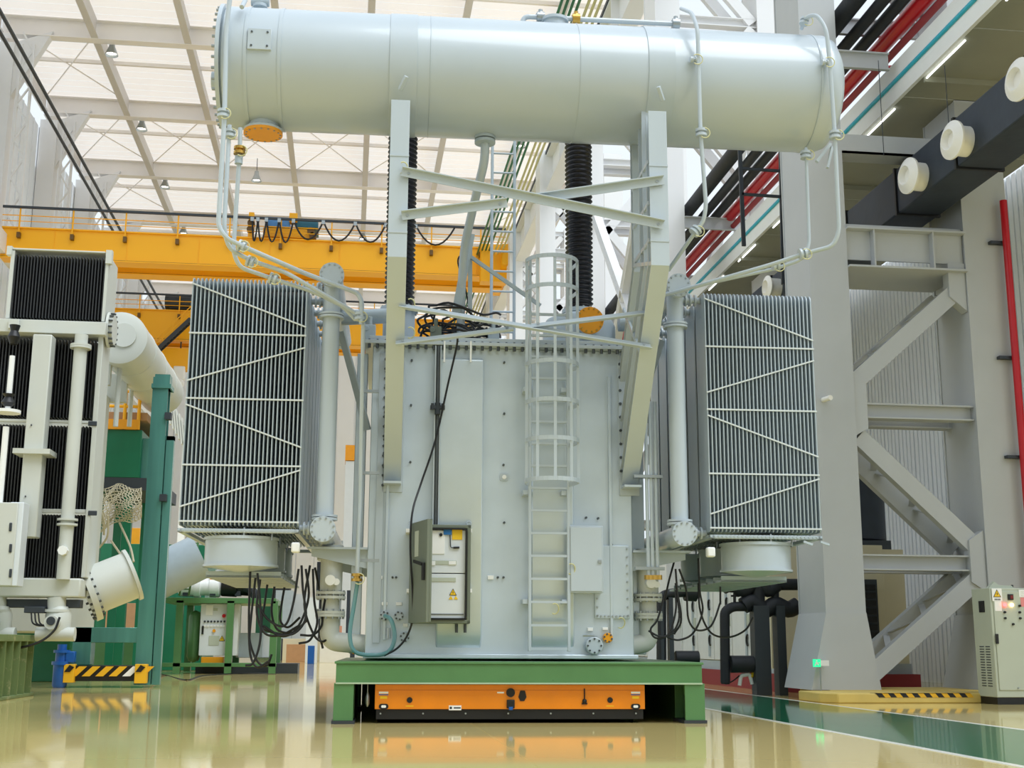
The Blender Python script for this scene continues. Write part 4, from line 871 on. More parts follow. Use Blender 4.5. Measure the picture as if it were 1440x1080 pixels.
B().box(9.0, 11.6, 26.4, 26.9, .5, 3.15).o('end_panel', 'beige', en, bevel=.01)
B().box(10.6, 11.4, 26.33, 26.4, .9, 2.4).o('louvre_frame', 'mesh', en)
for k in range(8): B().box(10.65, 11.35, 26.3, 26.36, .98+k*.17, 1.1+k*.17).o('louvre_slat', 'black', en)
# black insulated water pipes in front of it
bp = empty('insulated_pipework', (8.4, 25.2, 0), 'black insulated water pipework on stands beside the radiator', 'pipework')
def Q(px, py, Y=25.2): return at(px, py, Y)
B().tube([Q(1012, 824), Q(1040, 826), Q(1055, 820), Q(1100, 822), Q(1132, 822)], .12, 12).o('upper_main', 'bpipe', bp)
B().tube(spline([Q(1016, 826), Q(1030, 820), Q(1045, 830), Q(1062, 818), Q(1080, 830), Q(1092, 822)], 4), .15, 12).o('upper_lagging', 'bpipe', bp)
B().tube(fillet([Q(1020, 960), Q(1019, 860), Q(1030, 853), Q(1050, 853), Q(1140, 852)], .15), .1, 12).o('lower_main', 'bpipe', bp)
B().tube(spline([Q(1045, 852), Q(1058, 846), Q(1075, 858), Q(1090, 850), Q(1108, 857), Q(1122, 851)], 4), .17, 12).o('lower_lagging', 'bpipe', bp)
B().cyl(Q(1066, 818), Q(1066, 860), .14).cyl(Q(1090, 820), Q(1090, 856), .08).o('crossover', 'bpipe', bp)
for px, w in ((1068, .16), (1095, .09)):
    a_ = Q(px, 900); B().box(a_.x-w, a_.x+w, 25.0, 25.3, 0, Q(px, 852).z).o('pipe_stand', 'mesh', bp)
B().cyl(Q(1027, 934), Q(1060, 934), .17, n=16).o('pump_casing', 'bpipe', bp); B().cyl(Q(1020, 940), Q(1020, 962), .09, n=12).o('pipe_foot', 'black', bp)
B().cyl(Q(1033, 850), Q(1033, 834), .03).cyl(Q(1028, 838), Q(1040, 838), .02).o('valve_stem', 'black', bp)
B().tube(fillet([Q(1040, 964), Q(1042, 950), Q(1054, 948), Q(1058, 962)], .05), .04, 8).o('white_fitting', 'nozzle', bp); B().cyl(Q(1056, 952), Q(1060, 946), .04).o('fitting_cap', 'yellow', bp)
B().tube(spline([Q(1020, 962), Q(1030, 958), Q(1040, 950)], 5), .015, 6).o('fitting_hose', 'cable', bp)
q2 = empty('insulated_pipework', (6.6, 25.5, 0), 'black insulated pipe elbow between the tank and the cables', 'pipework')
B().tube(fillet([at(930, 930, 25.5), at(930, 838, 25.5), at(945, 834, 25.5), at(975, 832, 25.5)], .15), .1, 12).o('pipe_elbow', 'bpipe', q2); B().cyl(at(963, 832, 25.5), at(979, 833, 25.5), .19, n=16).o('pipe_end', 'bpipe', q2)
B().box(at(940, 900, 25.5).x, at(946, 900, 25.5).x, 25.4, 25.6, 0, at(930, 840, 25.5).z).box(at(928, 900, 25.5).x, at(932, 900, 25.5).x, 25.4, 25.6, 0, at(930, 840, 25.5).z).o('pipe_stand', 'mesh', q2)
B().cyl(at(950, 925, 25.5), at(982, 925, 25.5), .14, n=14).o('valve_body', 'bpipe', q2)
# dark vessel, boards and pipes between the column legs
vs = empty('dark_vessel', (11.6, 28.5, 3.1), 'dark cylindrical vessel seen between the legs of the grey column', 'vessel')
B().lathe([(.8, 3.3), (.95, 3.4), (.95, 5.35), (.85, 5.45)], (11.6, 28.5, 0), (0, 0, 1), 28).o('vessel_shell', 'duct', vs)
B().box(10.5, 12.3, 27.5, 29.6, 3.1, 3.35).o('vessel_platform', 'mesh', vs)
RX = at(1424, 450, 22.8).x
tag(B().tube(spline([(RX, 22.8, .18), (RX, 22.8, 6), (RX, 22.8, 9.9)], 3), .075, 12).o('red_riser', 'red'), 'upright red pipe on the face of the right column leg', 'pipe')
for z in (3.5, 5.4, 8.9): pass
for i, z in enumerate((4.6, 6.6, 9.0)):
    tag(B().box(RX-.3, RX+.12, 22.86, 22.98, z, z+.06).o('pipe_clamp', 'mesh'), 'dark clamp on the upright red pipe, %s one' % ('lowest', 'middle', 'top')[i], 'clamp', 'clamps on the upright red pipe')
tag(B().cyl((9.06, 23.0, 5.68), (9.12, 22.75, 5.68), .05, n=12).o('column_peg', 'nozzle'), 'stubby cream peg sticking out of the grey column', 'peg')
# black hanger ladder in front of the red pipe
hg = empty('black_gantry', (8.5, 26, 9.5), 'black hanging ladder frame in front of the red overhead pipe', 'frame')
pa, pb_, pc, pd = at(1040, 205, 27), at(1046, 346, 27), at(1097, 205, 27), at(1101, 400, 27)
B().beam(pa, pb_, .09, .06, (0, 1, 0)).o('hanger_post', 'mesh', hg); B().beam(pc, pd, .07, .06, (0, 1, 0)).o('hanger_post', 'mesh', hg)
for y in (237, 273): B().beam(at(1043, y, 27), at(1103, y+4, 27), .06, .06).o('hanger_rung', 'mesh', hg)
# ================================================================== OVERHEAD CRANES
def crane(Y, zt, zb, label, detail):
    c = empty('overhead_crane', (-5, Y, zb), label, 'crane')
    gap = 2.55
    for y in (Y, Y+gap-.05):
        g = B().box(-21, 9.1, y, y+.9, zb, zt).o('girder', 'crane', c, smooth=False)
        B().box(-21, 9.1, y-.12, y+1.02, zt, zt+.08).box(-21, 9.1, y-.12, y+1.02, zb-.06, zb).o('girder_flange', 'crane', g, smooth=False)
        for k in range(7): B().box(-18+k*4.2, -17.97+k*4.2, y-.03, y, zb, zt).o('girder_seam', 'crane', g)
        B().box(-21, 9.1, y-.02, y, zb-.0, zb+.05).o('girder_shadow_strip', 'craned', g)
    B().box(8.6, 9.6, Y-2, Y+5, zb+.2, zb+1.5).o('end_carriage', 'crane', c, smooth=False)
    B().box(7.4, 9.0, Y-1.0, Y-.1, zb-.6, zt).o('end_cabin', 'crane', c, smooth=False)
    zr = zt+1.2
    for k in range(10):
        x = -20+k*3.05; B().box(x-.04, x+.04, Y-.25, Y-.17, zt-.5, zr).o('rail_post', 'crane', c)
        B().box(x-.1, x+.1, Y-.3, Y, zt-.62, zt-.3).o('post_foot', 'craned', c)
    B().cyl((-21, Y-.21, zt+.75), (9, Y-.21, zt+.75), .03, n=6).o('hand_rail', 'crane', c); B().cyl((-21, Y-.21, zt+.4), (9, Y-.21, zt+.4), .025, n=6).o('hand_rail', 'crane', c)
    B().box(-21, 9, Y-.32, Y-.2, zr-.02, zr+.12).o('festoon_rail', 'mesh', c)
    return c
YA = 74.0
zA, zA0 = at(350, 335.5, YA).z, at(350, 375, YA).z
c1 = crane(YA, zA, zA0, 'yellow double-girder overhead crane nearest above the radiators', True)
zr = zA+1.2
def fx(px): return at(px, 305, YA-.3).x
# festoon cable loops
px = [355, 363, 375, 393, 413, 455, 500, 543, 585, 640]
for a, b_ in zip(px[:-1], px[1:]):
    x0_, x1_ = fx(a), fx(b_); dip = 1.45 if b_-a < 40 else 1.2
    pts = [(x0_+(x1_-x0_)*t, YA-.34, zr-dip*4*t*(1-t)) for t in [i/10 for i in range(11)]]
    B().tube(pts, .055, 6).o('festoon_loop', 'cable', c1); B().box(x0_-.1, x0_+.1, YA-.4, YA-.2, zr-.2, zr+.05).o('festoon_trolley', 'bolt', c1)
ho = empty('crane_trolley', (at(395, 320, YA).x, YA+1.5, zA), 'crane trolley with blue motors on top of the near yellow crane', 'trolley')
def cb_(name, p0, p1, m, y0=.2, y1=2.2, bev=.03):
    a, c = at(p0[0], p0[1], YA), at(p1[0], p1[1], YA); return B().box(a.x, c.x, YA+y0, YA+y1, c.z, a.z).o(name, m, ho, bevel=bev)
cb_('trolley_frame', (370, 318), (436, 334), 'crane'); cb_('blue_motor', (373, 303), (407, 318), mat('motor_blue', '5B97D8', .4)); cb_('teal_motor', (416, 306), (447, 319), mat('motor_teal', '2F6E86', .4))
cb_('yellow_plate', (350, 298), (356, 335), 'crane', .0, .5); cb_('yellow_plate', (407, 299), (418, 312), 'crane', .0, .6)
a = at(362, 318, YA); 
for p_ in ((352, 322), (440, 331), (353, 313), (437, 324)):
    a = at(p_[0], p_[1], YA-.1); B().cyl((a.x, a.y, a.z), (a.x, a.y+.5, a.z), .22, n=14).o('trolley_wheel', 'craned', ho)
YB = 98.0
zB, zB0 = at(230, 437, YB).z, at(230, 477, YB).z
c2 = crane(YB, zB, zB0, 'yellow overhead crane farther down the hall', False)
t2 = empty('crane_trolley', (at(250, 430, YB).x, YB+1, zB), 'dark hoist machinery on the farther yellow crane', 'trolley')
a, c_ = at(238, 412, YB), at(268, 434, YB); B().box(a.x, c_.x, YB+.2, YB+2, c_.z, a.z).o('hoist_block', 'duct', t2, bevel=.05); B().cyl((a.x-.3, YB+.5, c_.z+.6), (c_.x, YB+.5, c_.z+.6), .6, n=14).o('hoist_drum', 'mesh', t2)
p = at(243, 500, YB); B().cyl((p.x+.5, YB+.5, at(250, 478, YB).z), (p.x+.5, YB+.5, p.z), .06, n=6).o('hoist_rope', 'mesh', t2)
p = at(252, 525, YB+.5); B().cbox(p, (.9, .5, 1.1)).ball(p+V((0, 0, -.8)), .45).o('hook_block', 'white', t2, bevel=.1)
B().box(at(220, 487, YB).x, at(268, 487, YB).x, YB+.4, YB+1.4, at(220, 517, YB).z, at(220, 487, YB).z).o('lower_beam', 'crane', c2, smooth=False)
sa, sb = at(215, 497, YB-1.5), at(268, 448, YB-1.5)
st = empty('crane_stair', (sa.x, YB-1.5, sa.z), 'dark stair with yellow rails climbing to the farther crane', 'stair')
for dy in (0, .7): B().beam(sa+V((0, dy, 0)), sb+V((0, dy, 0)), .08, .3).o('stringer', 'mesh', st); B().beam(sa+V((0, dy, 1)), sb+V((0, dy, 1)), .05, .06).beam(sa+V((0, dy, .55)), sb+V((0, dy, .55)), .05, .05).o('hand_rail', 'crane', st)
for i in range(12): q = sa.lerp(sb, (i+.5)/12); B().box(q.x-.14, q.x+.14, q.y, q.y+.7, q.z-.02, q.z+.03).o('tread', 'mesh', st)
for i in range(5): q = sa.lerp(sb, i/4); B().box(q.x-.03, q.x+.03, q.y, q.y+.05, q.z, q.z+1).o('rail_post', 'crane', st)
# high-bay lamps under the roof
lp = None
LS = [(xs_[1]+.9, 76.6), (xs_[3]-2.2, 76.6), (xs_[1]+.9, 88.6), (xs_[1]+.9, 100.6), (xs_[3]-3, 98), (xs_[5]-2, 100.6), (xs_[1]+.9, 112.6), (xs_[4], 112), (xs_[6], 88)]
for i, (x, y) in enumerate(LS):
    t = empty('highbay_lamp', (x, y, ZRF-.2), 'bell-shaped high-bay lamp under the roof, lamp %s counting from the near left' % wd[i], 'lamp', group='high-bay lamps', local=True)
    B().cyl((0, 0, .2), (0, 0, 1.42), .03, n=6).o('lamp_rod', 'mesh', t); B().lathe([(.16, .3), (.2, 0), (.42, -.55), (.4, -.55), (.15, 0)], (0, 0, 0), (0, 0, 1), 18, False).o('lamp_bell', 'bolt', t)
    B().lathe([(.05, 0), (.22, -.2), (.3, -.4), (.05, -.45)], (0, 0, 0), (0, 0, 1), 14).o('lamp_bulb', 'lampglow', t)
# ================================================================== NEIGHBOURING UNIT ON THE LEFT
YU = 25.0
nu = empty('neighbour_transformer', (-6, YU, 0), 'older grey transformer with black fin radiators at the left edge', 'transformer')
def ub(name, a, c, m, y0=0, y1=.3, par=None, bev=.01, Y=YU):
    p, q = at(a[0], a[1], Y+y0), at(c[0], c[1], Y+y0); return B().box(p.x, q.x, Y+y0, Y+y1, q.z, p.z).o(name, m, par or nu, bevel=bev)
def fins(a, c, n, y0, y1, par):
    p, q = at(a[0], a[1], YU+y0), at(c[0], c[1], YU+y0); b = B()
    for i in range(n):
        x = p.x+(q.x-p.x)*(i+.5)/n; b.box(x-.012, x+.012, YU+y0, YU+y1, q.z, p.z)
    b.box(p.x, q.x, YU+y1, YU+y1+.02, q.z, p.z)
    return tag(b.o('fin_pack', 'ufin', par), kind='stuff')
ur = ub('upper_radiator', (14, 348), (148, 356), 'ugrey', 0, .95)
p, q = at(16, 352, YU), at(147, 452, YU)
B().box(p.x, p.x+.07, YU, YU+.95, q.z, p.z).o('radiator_side', 'ugrey', ur); B().box(q.x-.06, q.x-.0, YU, YU+.95, q.z, p.z).o('radiator_side', 'ugrey', ur); B().box(p.x-.08, p.x+.02, YU-.04, YU+.1, p.z-.1, p.z+.08).o('corner_lug', 'ugrey', ur); B().box(q.x-.06, q.x+.06, YU-.04, YU+.1, p.z-.2, p.z+.08).o('corner_lug', 'ugrey', ur)
fins((21, 358), (144, 450), 30, .03, .5, ur)
hb = ub('header_duct', (-20, 447), (148, 471), 'ugrey', -.15, .5); q = at(150, 459, YU)
B().lathe([(.36, 0), (.36, .05), (.3, .06), (.3, .12)], (q.x-.02, YU+.3, q.z), (1, 0, 0), 28).o('duct_flange', 'ugrey', hb)
tag(boltring(B(), (q.x+.07, YU+.3, q.z), .33, (1, 0, 0), 16, .02, .08).o('duct_bolts', 'darkbolt', hb), kind='stuff')
ub('valve_plate', (12, 448), (26, 462), 'ugrey', -.22, -.15, hb)
lr = ub('lower_radiator', (-20, 588), (131, 596), 'ugrey', .05, .1)
for a, c in (((-20, 474), (128, 588)), ((-20, 596), (124, 716)), ((-20, 722), (118, 812))): fins(a, c, 34, .12, .6, lr)
ub('radiator_rail', (-20, 714), (126, 722), 'ugrey', .05, .1, lr)
p, q = at(140, 470, YU), at(118, 812, YU); B().box(at(126, 640, YU).x, at(133, 640, YU).x, YU+.02, YU+.8, q.z, p.z).o('radiator_side', 'ugrey', lr, bevel=.01)
for py in (596, 722): ub('side_clip', (124, py-4), (136, py+3), 'mesh', 0, .02, lr)
def uv(px0, px1, py, Y): return at(px0, py, Y).x, at(px1, py, Y).x
xa, xb = uv(41, 68, 560, YU-.4)
po = B().box(xa, xb, YU-.5, YU-.15, at(40, 756, YU-.4).z, at(40, 471, YU-.4).z).o('square_post', 'ugrey', nu, bevel=.02)
B().box(xa-.16, xb+.16, YU-.64, YU-.05, at(40, 640, YU-.4).z, at(40, 633, YU-.4).z).o('post_flange', 'ugrey', po)
for py in (600, 700): B().box(xa+.1, xa+.12, YU-.53, YU-.5, at(40, py, YU-.4).z, at(40, py-2, YU-.4).z).o('post_stud', 'mesh', po)
x_ = at(105, 600, YU-.3).x
vp = B().cyl((x_, YU-.3, at(100, 815, YU-.3).z), (x_, YU-.3, at(110, 471, YU-.3).z), .125, n=20).o('vertical_pipe', 'ugrey', nu)
for py, r in ((486, .2), (489, .2), (731, .19), (738, .19)): z = at(105, py, YU-.3).z; B().cyl((x_, YU-.3, z-.02), (x_, YU-.3, z+.02), r, n=20).o('pipe_flange', 'ugrey', vp)
z = at(84, 774, YU-.5).z; B().cyl((x_, YU-.3, z), (x_, YU-.55, z), .09, n=8).o('pipe_port', 'white', vp)
bh = ub('bottom_header', (-20, 812), (112, 840), 'ugrey', -.25, .4, bev=.03)
ub('bottom_rail', (-20, 842), (112, 855), 'mesh', -.1, .2)
for px, py in ((80, 855), (-4, 860)):
    v0, v1 = at(px, 840, YU-.1), at(px, 905, YU-.1)
    v = B().cyl(v0, v0.lerp(v1, .25), .17, n=18).lathe([(.2, 0), (.24, .1), (.24, .45), (.16, .6)], v0.lerp(v1, .9), (0, 0, 1), 18).cyl(v0.lerp(v1, .55)+V((-.02, -.4, 0)), v0.lerp(v1, .55), .13, n=16).o('bottom_valve', 'ugrey', nu)
    B().cyl(v0.lerp(v1, .8)+V((-.35, -.1, 0)), v0.lerp(v1, .8)+V((.35, -.1, 0)), .13, n=14).cyl(v0.lerp(v1, .3)+V((0, 0, -.02)), v0.lerp(v1, .3)+V((0, 0, .03)), .25, n=18).o('valve_flange', 'ugrey', v)
    B().cyl(v0.lerp(v1, .52)+V((-.02, -.42, 0)), v0.lerp(v1, .52)+V((-.02, -.38, 0)), .08, n=12).o('valve_dial', 'mesh', v)
ub('relay_box', (34, 853), (62, 862), 'mesh', -.3, .1)
for i in range(3): B().tube(spline([at(44+i*5, 862, YU-.3), at(46+i*5, 876, YU-.35), at(58+i*3, 880, YU-.35), at(66, 876, YU-.35)], 4), .016, 6).o('relay_cable', 'cable', nu)
B().tube(spline([at(84, 868, YU-.55), at(75, 888, YU-.6), at(50, 905, YU-.6), at(0, 917, YU-.6)], 6), .025, 6).o('unit_cable', 'cable', nu)
uc = ub('side_cabinet', (-12, 706), (16, 824), 'ugrey', -1.1, -.6, bev=.015); ub('cabinet_edge', (15, 706), (24, 824), 'panel', -1.05, -.62, uc); 
for py in (735, 765, 800): ub('hinge', (13, py), (16, py+12), 'mesh', -1.12, -1.1, uc)
x_ = at(14, 540, YU-.9).x
ins = B().cyl((x_, YU-.9, at(0, 820, YU-.9).z), (x_, YU-.9, at(0, 600, YU-.9).z), .055, n=10).cyl((x_, YU-.9, at(0, 580, YU-.9).z), (x_, YU-.9, at(0, 500, YU-.9).z), .05, n=10).o('probe_rod', 'white', nu)
B().lathe([(.07, at(0, 583, YU).z), (.13, at(0, 578, YU).z), (.07, at(0, 570, YU).z), (.12, at(0, 566, YU).z)], (x_, YU-.9, 0), n=14).lathe([(.07, at(0, 498, YU).z), (.12, at(0, 488, YU).z), (.07, at(0, 480, YU).z), (.1, at(0, 472, YU).z)], (x_, YU-.9, 0), n=14).o('rod_shed', 'black', ins)
B().lathe([(.24, at(0, 592, YU).z), (.24, at(0, 588, YU).z)], (x_, YU-.9, 0), n=18).o('rod_plate', 'white', ins)
# its conservator, seen along the hall
q = at(150, 462, 26.5); e_ = V((q.x+.2, 38.0, q.z+.1))
p_ = at(165, 462, 27.2); 
cv = B().lathe([(.5, -.05), (.65, 0), (.65, 7.0), (.42, 7.3)], (-5.75, 30.8, 8.3), (0, 1, 0), 40).o('old_conservator', 'ugrey', nu)
B().lathe([(.3, -.1), (.3, -.04)], (-5.65, 30.8, 8.35), (0, 1, 0), 24).o('conservator_flange', 'ugrey', cv)
for y in (32.2, 34.2, 36.2): B().lathe([(.64, 0), (.665, .02), (.665, .1), (.64, .12)], (-5.75, y, 8.3), (0, 1, 0), 40).o('conservator_band', 'ugrey', cv)
for px, y in ((168, 31.4), (187, 34.5)): a = at(px, 520, y); B().cyl((a.x, y, at(px, 600, y).z), (a.x, y, 8.3), .06, n=10).o('down_pipe', 'ugrey', nu)
for y in (31.2, 33.5): B().box(-6.9, -6.0, y, y+.2, 7.2, 7.95).o('conservator_arm', 'ugrey', nu)
B().box(-8.5, -6.4, 27.5, 33.5, 1.2, 7.3).o('old_tank', 'ugrey', nu, bevel=.02)
# big inclined pipe stub with a bolted flange at its foot
f0, f1 = at(126, 832, 25.8), at(187, 808, 26.0)
ip = B().cyl(f0, f1, .48, n=28).o('inclined_pipe', 'ugrey', nu); ax = (f1-f0).normalized()
B().cyl(f0-ax*.06, f0+ax*.06, .6, n=28).o('pipe_flange', 'ugrey', ip); tag(boltring(B(), f0, .54, ax, 22, .025, .22).o('flange_bolts', 'darkbolt', ip), kind='stuff')
B().cyl(f1-ax*.05, f1+ax*.02, .53, n=28).o('pipe_end_ring', 'ugrey', ip)
g = at(180, 824, 26.4); B().cyl(g, g+V((0, -.25, 0)), .12, n=18).o('round_port', 'hose', ip)
# its green base in the corner
gb = empty('ribbed_pedestal', (-6.2, 22.6, 0), 'pale green ribbed steel base in the bottom left corner', 'base')
b0 = atZ(48, 978, 0); B().box(-9, b0.x, 22.4, 25.3, 1.0, 1.12).box(-9, b0.x-.1, 22.55, 25.2, 0, 1.0).box(-9, b0.x, 22.4, 25.3, 0, .06).o('base_body', 'olive', gb, bevel=.01)
for k in range(6): B().box(b0.x-.1, b0.x, 22.5+k*.5, 22.53+k*.5, .06, 1.0).o('base_rib', 'olive', gb); 
for k in range(5): B().box(b0.x-.3-k*.5, b0.x-.27-k*.5, 22.42, 22.55, .06, 1.0).o('base_rib', 'olive', gb)
# ================================================================== GREEN TEST STAND AND MACHINES BEHIND
YP = 29.8
gp = empty('green_stand', (-5.4, YP, 0), 'tall blue-green steel post stand with hazard-striped foot', 'stand')
def gbx(name, a, c, m, y0=0, y1=.4, par=None, Y=YP, bev=.01):
    p, q = at(a[0], a[1], Y+y0), at(c[0], c[1], Y+y0); return B().box(p.x, q.x, Y+y0, Y+y1, q.z, p.z).o(name, m, par, bevel=bev)
xp0, xp1 = at(204, 750, YP).x, at(222, 750, YP).x
B().ibeam(((xp0+xp1)/2, YP+.2, .05), ((xp0+xp1)/2, YP+.2, at(220, 530, YP).z), .36, .42, .04, .03, (0, 1, 0)).o('main_post', 'teal', gp)
B().box(xp0-.06, xp1+.1, YP-.06, YP+.5, at(220, 546, YP).z, at(220, 540, YP).z).box(xp0, xp1+.06, YP, YP+.4, at(220, 546, YP).z, at(220, 526, YP).z).o('post_head', 'teal', gp)
xs0, xs1 = at(225, 750, YP).x, at(236, 750, YP).x
B().box(xs0, xs1, YP+.1, YP+.3, .05, at(230, 612, YP).z).box(xp1, xs1, YP+.1, YP+.3, at(230, 618, YP).z, at(230, 612, YP).z).o('side_post', 'teal', gp)
for py in (720, 830): z = at(215, py, YP).z; B().box(xp1-.02, xs0+.02, YP+.12, YP+.25, z-.06, z+.06).o('post_link', 'teal', gp)
for py in (585, 700): z = at(215, py, YP).z; B().box(xp1, xp1+.15, YP-.1, YP+.1, z-.08, z+.08).o('post_clamp', 'mesh', gp)
gbx('foot_beam', (104, 882), (205, 904), 'teal', .0, .5, gp); gbx('foot_leg', (104, 882), (126, 935), 'teal', 0, .5, gp)
hz = gbx('foot_rail', (92, 936), (206, 958), 'black', -.3, .4, gp)
for i in range(6):
    p, q = at(96+i*19, 937, YP-.3), at(96+i*19, 951, YP-.3); w_ = .17
    B().prism([(q.x, q.z), (q.x+w_, q.z), (q.x+w_+.22, p.z), (q.x+.22, p.z)], YP-.32, YP-.3).o('hazard_stripe', 'hazard_y' if i != 4 else 'white', gp)
gbx('foot_block', (90, 934), (103, 960), 'hazard_y', -.45, -.2, gp); gbx('foot_block', (190, 934), (205, 961), 'hazard_y', -.45, -.2, gp)
for a_ in (90, 190): p, q = at(a_+1, 935, YP-.45), at(a_+13, 958, YP-.45); B().prism([(p.x, q.z+.2), (p.x+.12, q.z+.2), (q.x, p.z-.05), (q.x-.1, p.z)], YP-.47, YP-.45).o('hazard_stripe', 'black', gp)
bl = empty('blue_pump', (at(87, 955, YP).x, YP, 0), 'small bright blue pump standing by the striped foot', 'pump'); x_ = at(86, 930, YP-.3).x
zz = [at(86, y, YP-.3).z for y in (957, 935, 930, 918, 914, 906)]
B().lathe([(.13, 0), (.16, .05), (.16, zz[1]), (.2, zz[1]), (.2, zz[2]), (.13, zz[2]), (.13, zz[3]), (.18, zz[3]), (.18, zz[4]), (.1, zz[4]), (.1, zz[5])], (x_, YP-.3, 0), n=18).o('pump_body', 'bluepump', bl); B().cbox((x_+.2, YP-.3, (zz[2]+zz[3])/2), (.2, .2, .25)).o('pump_box', 'bluepump', bl, bevel=.02)
def thing_box(name, a, c, Y, dep, m, label, cat, bev=.02, floor=False, group=None):
    p, q = at(a[0], a[1], Y), at(c[0], c[1], Y); z0 = 0 if floor else q.z
    t = empty(name, ((p.x+q.x)/2, Y, z0), label, cat, group=group); B().box(p.x, q.x, Y, Y+dep, z0, p.z).o(name+'_body', m, t, bevel=bev); return t, p, q
t, p, q = thing_box('green_tank', (128, 603), (196, 672), 36, 4, 'dgreen', 'large dark green machine tank with yellow guard rail on top', 'tank')
B().box(p.x, q.x-.1, 35.9, 36, p.z, p.z+.28).o('yellow_edge', 'orange', t); B().box(p.x, q.x+.1, 36, 40, p.z+.28, p.z+.5).o('deck', 'carton', t)
for x in (p.x+.9, q.x-.12):
    B().cyl((x, 35.95, p.z), (x, 35.95, at(180, 549, 36).z), .05, n=8).o('rail_post', 'crane', t)
for py in (551, 572): z = at(180, py, 36).z; B().cyl((p.x, 35.95, z), (q.x-.12, 35.95, z), .045, n=8).o('guard_rail', 'crane', t)
B().box(q.x-.1, q.x+.5, 36.2, 39, q.z, p.z-.2).o('tank_side', 'teal', t, bevel=.02); B().box(p.x, q.x+.5, 36, 40, q.z-.35, q.z).o('tank_foot', 'mesh', t)
for x in (p.x+.3, q.x-.3, q.x+.3):
    for y in (36.3, 39.5): B().box(x-.12, x+.12, y-.12, y+.12, 0, q.z-.3).o('tank_leg', 'dgreen', t)
# rope net hung over the machine
random.seed(5); nb = B()
def npt(u, v): return at(133+u*66-8*v*(1-u), 684+v*66*(1-.35*u)+4*sin(u*9), 35.3-.5*sin(v*3.1)-.3*sin(u*7+v*3))
for i in range(17):
    nb.tube([npt(min(1, max(0, i/16+.03*sin(j*2.1+i))), j/12) for j in range(13)], .014, 4)
    nb.tube([npt(j/12, min(1, max(0, i/16+.03*sin(j*1.7+i)))) for j in range(13)], .014, 4)
tag(nb.o('cargo_net', 'rope'), 'pale rope net draped below the green machine tank', 'net', kind='stuff')
for i, (a_, c_) in enumerate((((146, 752), (136, 700)), ((156, 760), (178, 795)), ((168, 735), (188, 790)), ((140, 770), (152, 725)))):
    tag(B().tube(spline([at(*a_, 35), at((a_[0]+c_[0])/2+5, (a_[1]+c_[1])/2+6, 34.8), at(*c_, 34.6)], 5), .03, 6).o('net_rope', 'rope'), 'loose pale rope hanging from the net, %s one' % wd[i], 'rope', 'net ropes')
thing_box('green_machine', (136, 764), (290, 800), 47, 4, 'dgreen', 'long dark green machine bed behind the post stand', 'machine', floor=True)
thing_box('green_bed', (-30, 882), (96, 950), 33.8, 3, 'dgreen', 'dark green steel bed below the older transformer', 'bed', floor=True)
thing_box('pale_green_bed', (96, 900), (190, 936), 41, 3, 'green', 'pale green machine bed seen through the stand foot', 'bed', floor=True)
# blue-grey inclined vessel behind the post
f0, f1 = at(208, 812, 40.6), at(280, 790, 40.6)
bg = empty('blue_grey_pipe', (f0.x, 41, 0), 'thick blue-grey inclined pipe passing behind the green post', 'pipe'); B().cyl(f0+V((0, .2, -.1)), f1+V((0, .4, .2)), .72, n=28).o('pipe_shell', 'rad', bg); B().box(f0.x+.3, f0.x+.5, 40.6, 41.2, 0, f0.z-.4).o('pipe_stand', 'green', bg)
# ================================================================== PUMP PLATFORM
YQ = 42.0
pf = empty('pump_platform', (at(312, 948, YQ).x, YQ, 0), 'green steel platform carrying pumps below the left radiator', 'platform')
gbx('deck', (232, 840), (388, 849), 'green', 0, 3, pf, YQ)
for px in (322, 384, 250):
    for y in (YQ, YQ+2.8): x = at(px, 900, YQ).x; B().box(x-.11, x+.11, y, y+.22, .02, at(320, 845, YQ).z).o('platform_leg', 'green', pf)
gbx('lower_rail', (228, 932), (388, 938), 'green', 0, .2, pf, YQ)
gbx('round_tank', (265, 858), (279, 932), 'green', .5, 1.2, pf, YQ, .2)
ml = empty('access_ladder', (at(258, 940, YQ).x, YQ-.3, 0), 'green ladder beside the white pump', 'ladder')
for dx in (0, 22): B().beam(at(266+dx*.6, 760, YQ-.4), at(252+dx*.6, 838, YQ-.4), .06, .05, (0, 1, 0)).o('ladder_rail', 'green', ml)
for i in range(7): q_ = i/6.5; B().beam(at(266-14*q_, 764+70*q_, YQ-.4), at(279-14*q_, 764+70*q_, YQ-.4), .04, .04).o('ladder_rung', 'green', ml)
pu = empty('white_pump', at(282, 838, YQ+.8), 'white pump with black motor on the green platform', 'pump')
a, c_ = at(252, 825, YQ+.8), at(312, 823, YQ+.8)
B().lathe([(.25, 0), (.32, .05), (.32, .5), (.36, .5), (.36, .7), (.28, .7), (.28, 1.0), (.34, 1.0), (.34, 1.3), (.22, 1.4)], a, (1, 0, 0), 22).o('pump_casing', 'white', pu)
B().lathe([(.25, 0), (.36, .02), (.36, .5), (.3, .55), (.3, .95), (.2, 1)], c_, (1, 0, -.05), 20).o('pump_motor', 'black', pu)
B().cbox(at(300, 818, YQ+.7), (.2, .3, .5)).o('coupling_guard', 'orange', pu)
for px in (262, 300, 335): p = at(px, 836, YQ+.8); B().cbox((p.x, YQ+.8, p.z+.1), (.18, .5, .3)).o('pump_foot', 'mesh', pu)
B().tube(spline([at(345, 826, YQ+.5), at(356, 832, YQ+.4), at(360, 845, YQ+.4)], 5), .14, 10).o('pump_hose', 'bpipe', pu)
kc = empty('pump_cabinet', at(302, 925, YQ+.4), 'white control cabinet with a row of buttons under the pump platform', 'cabinet')
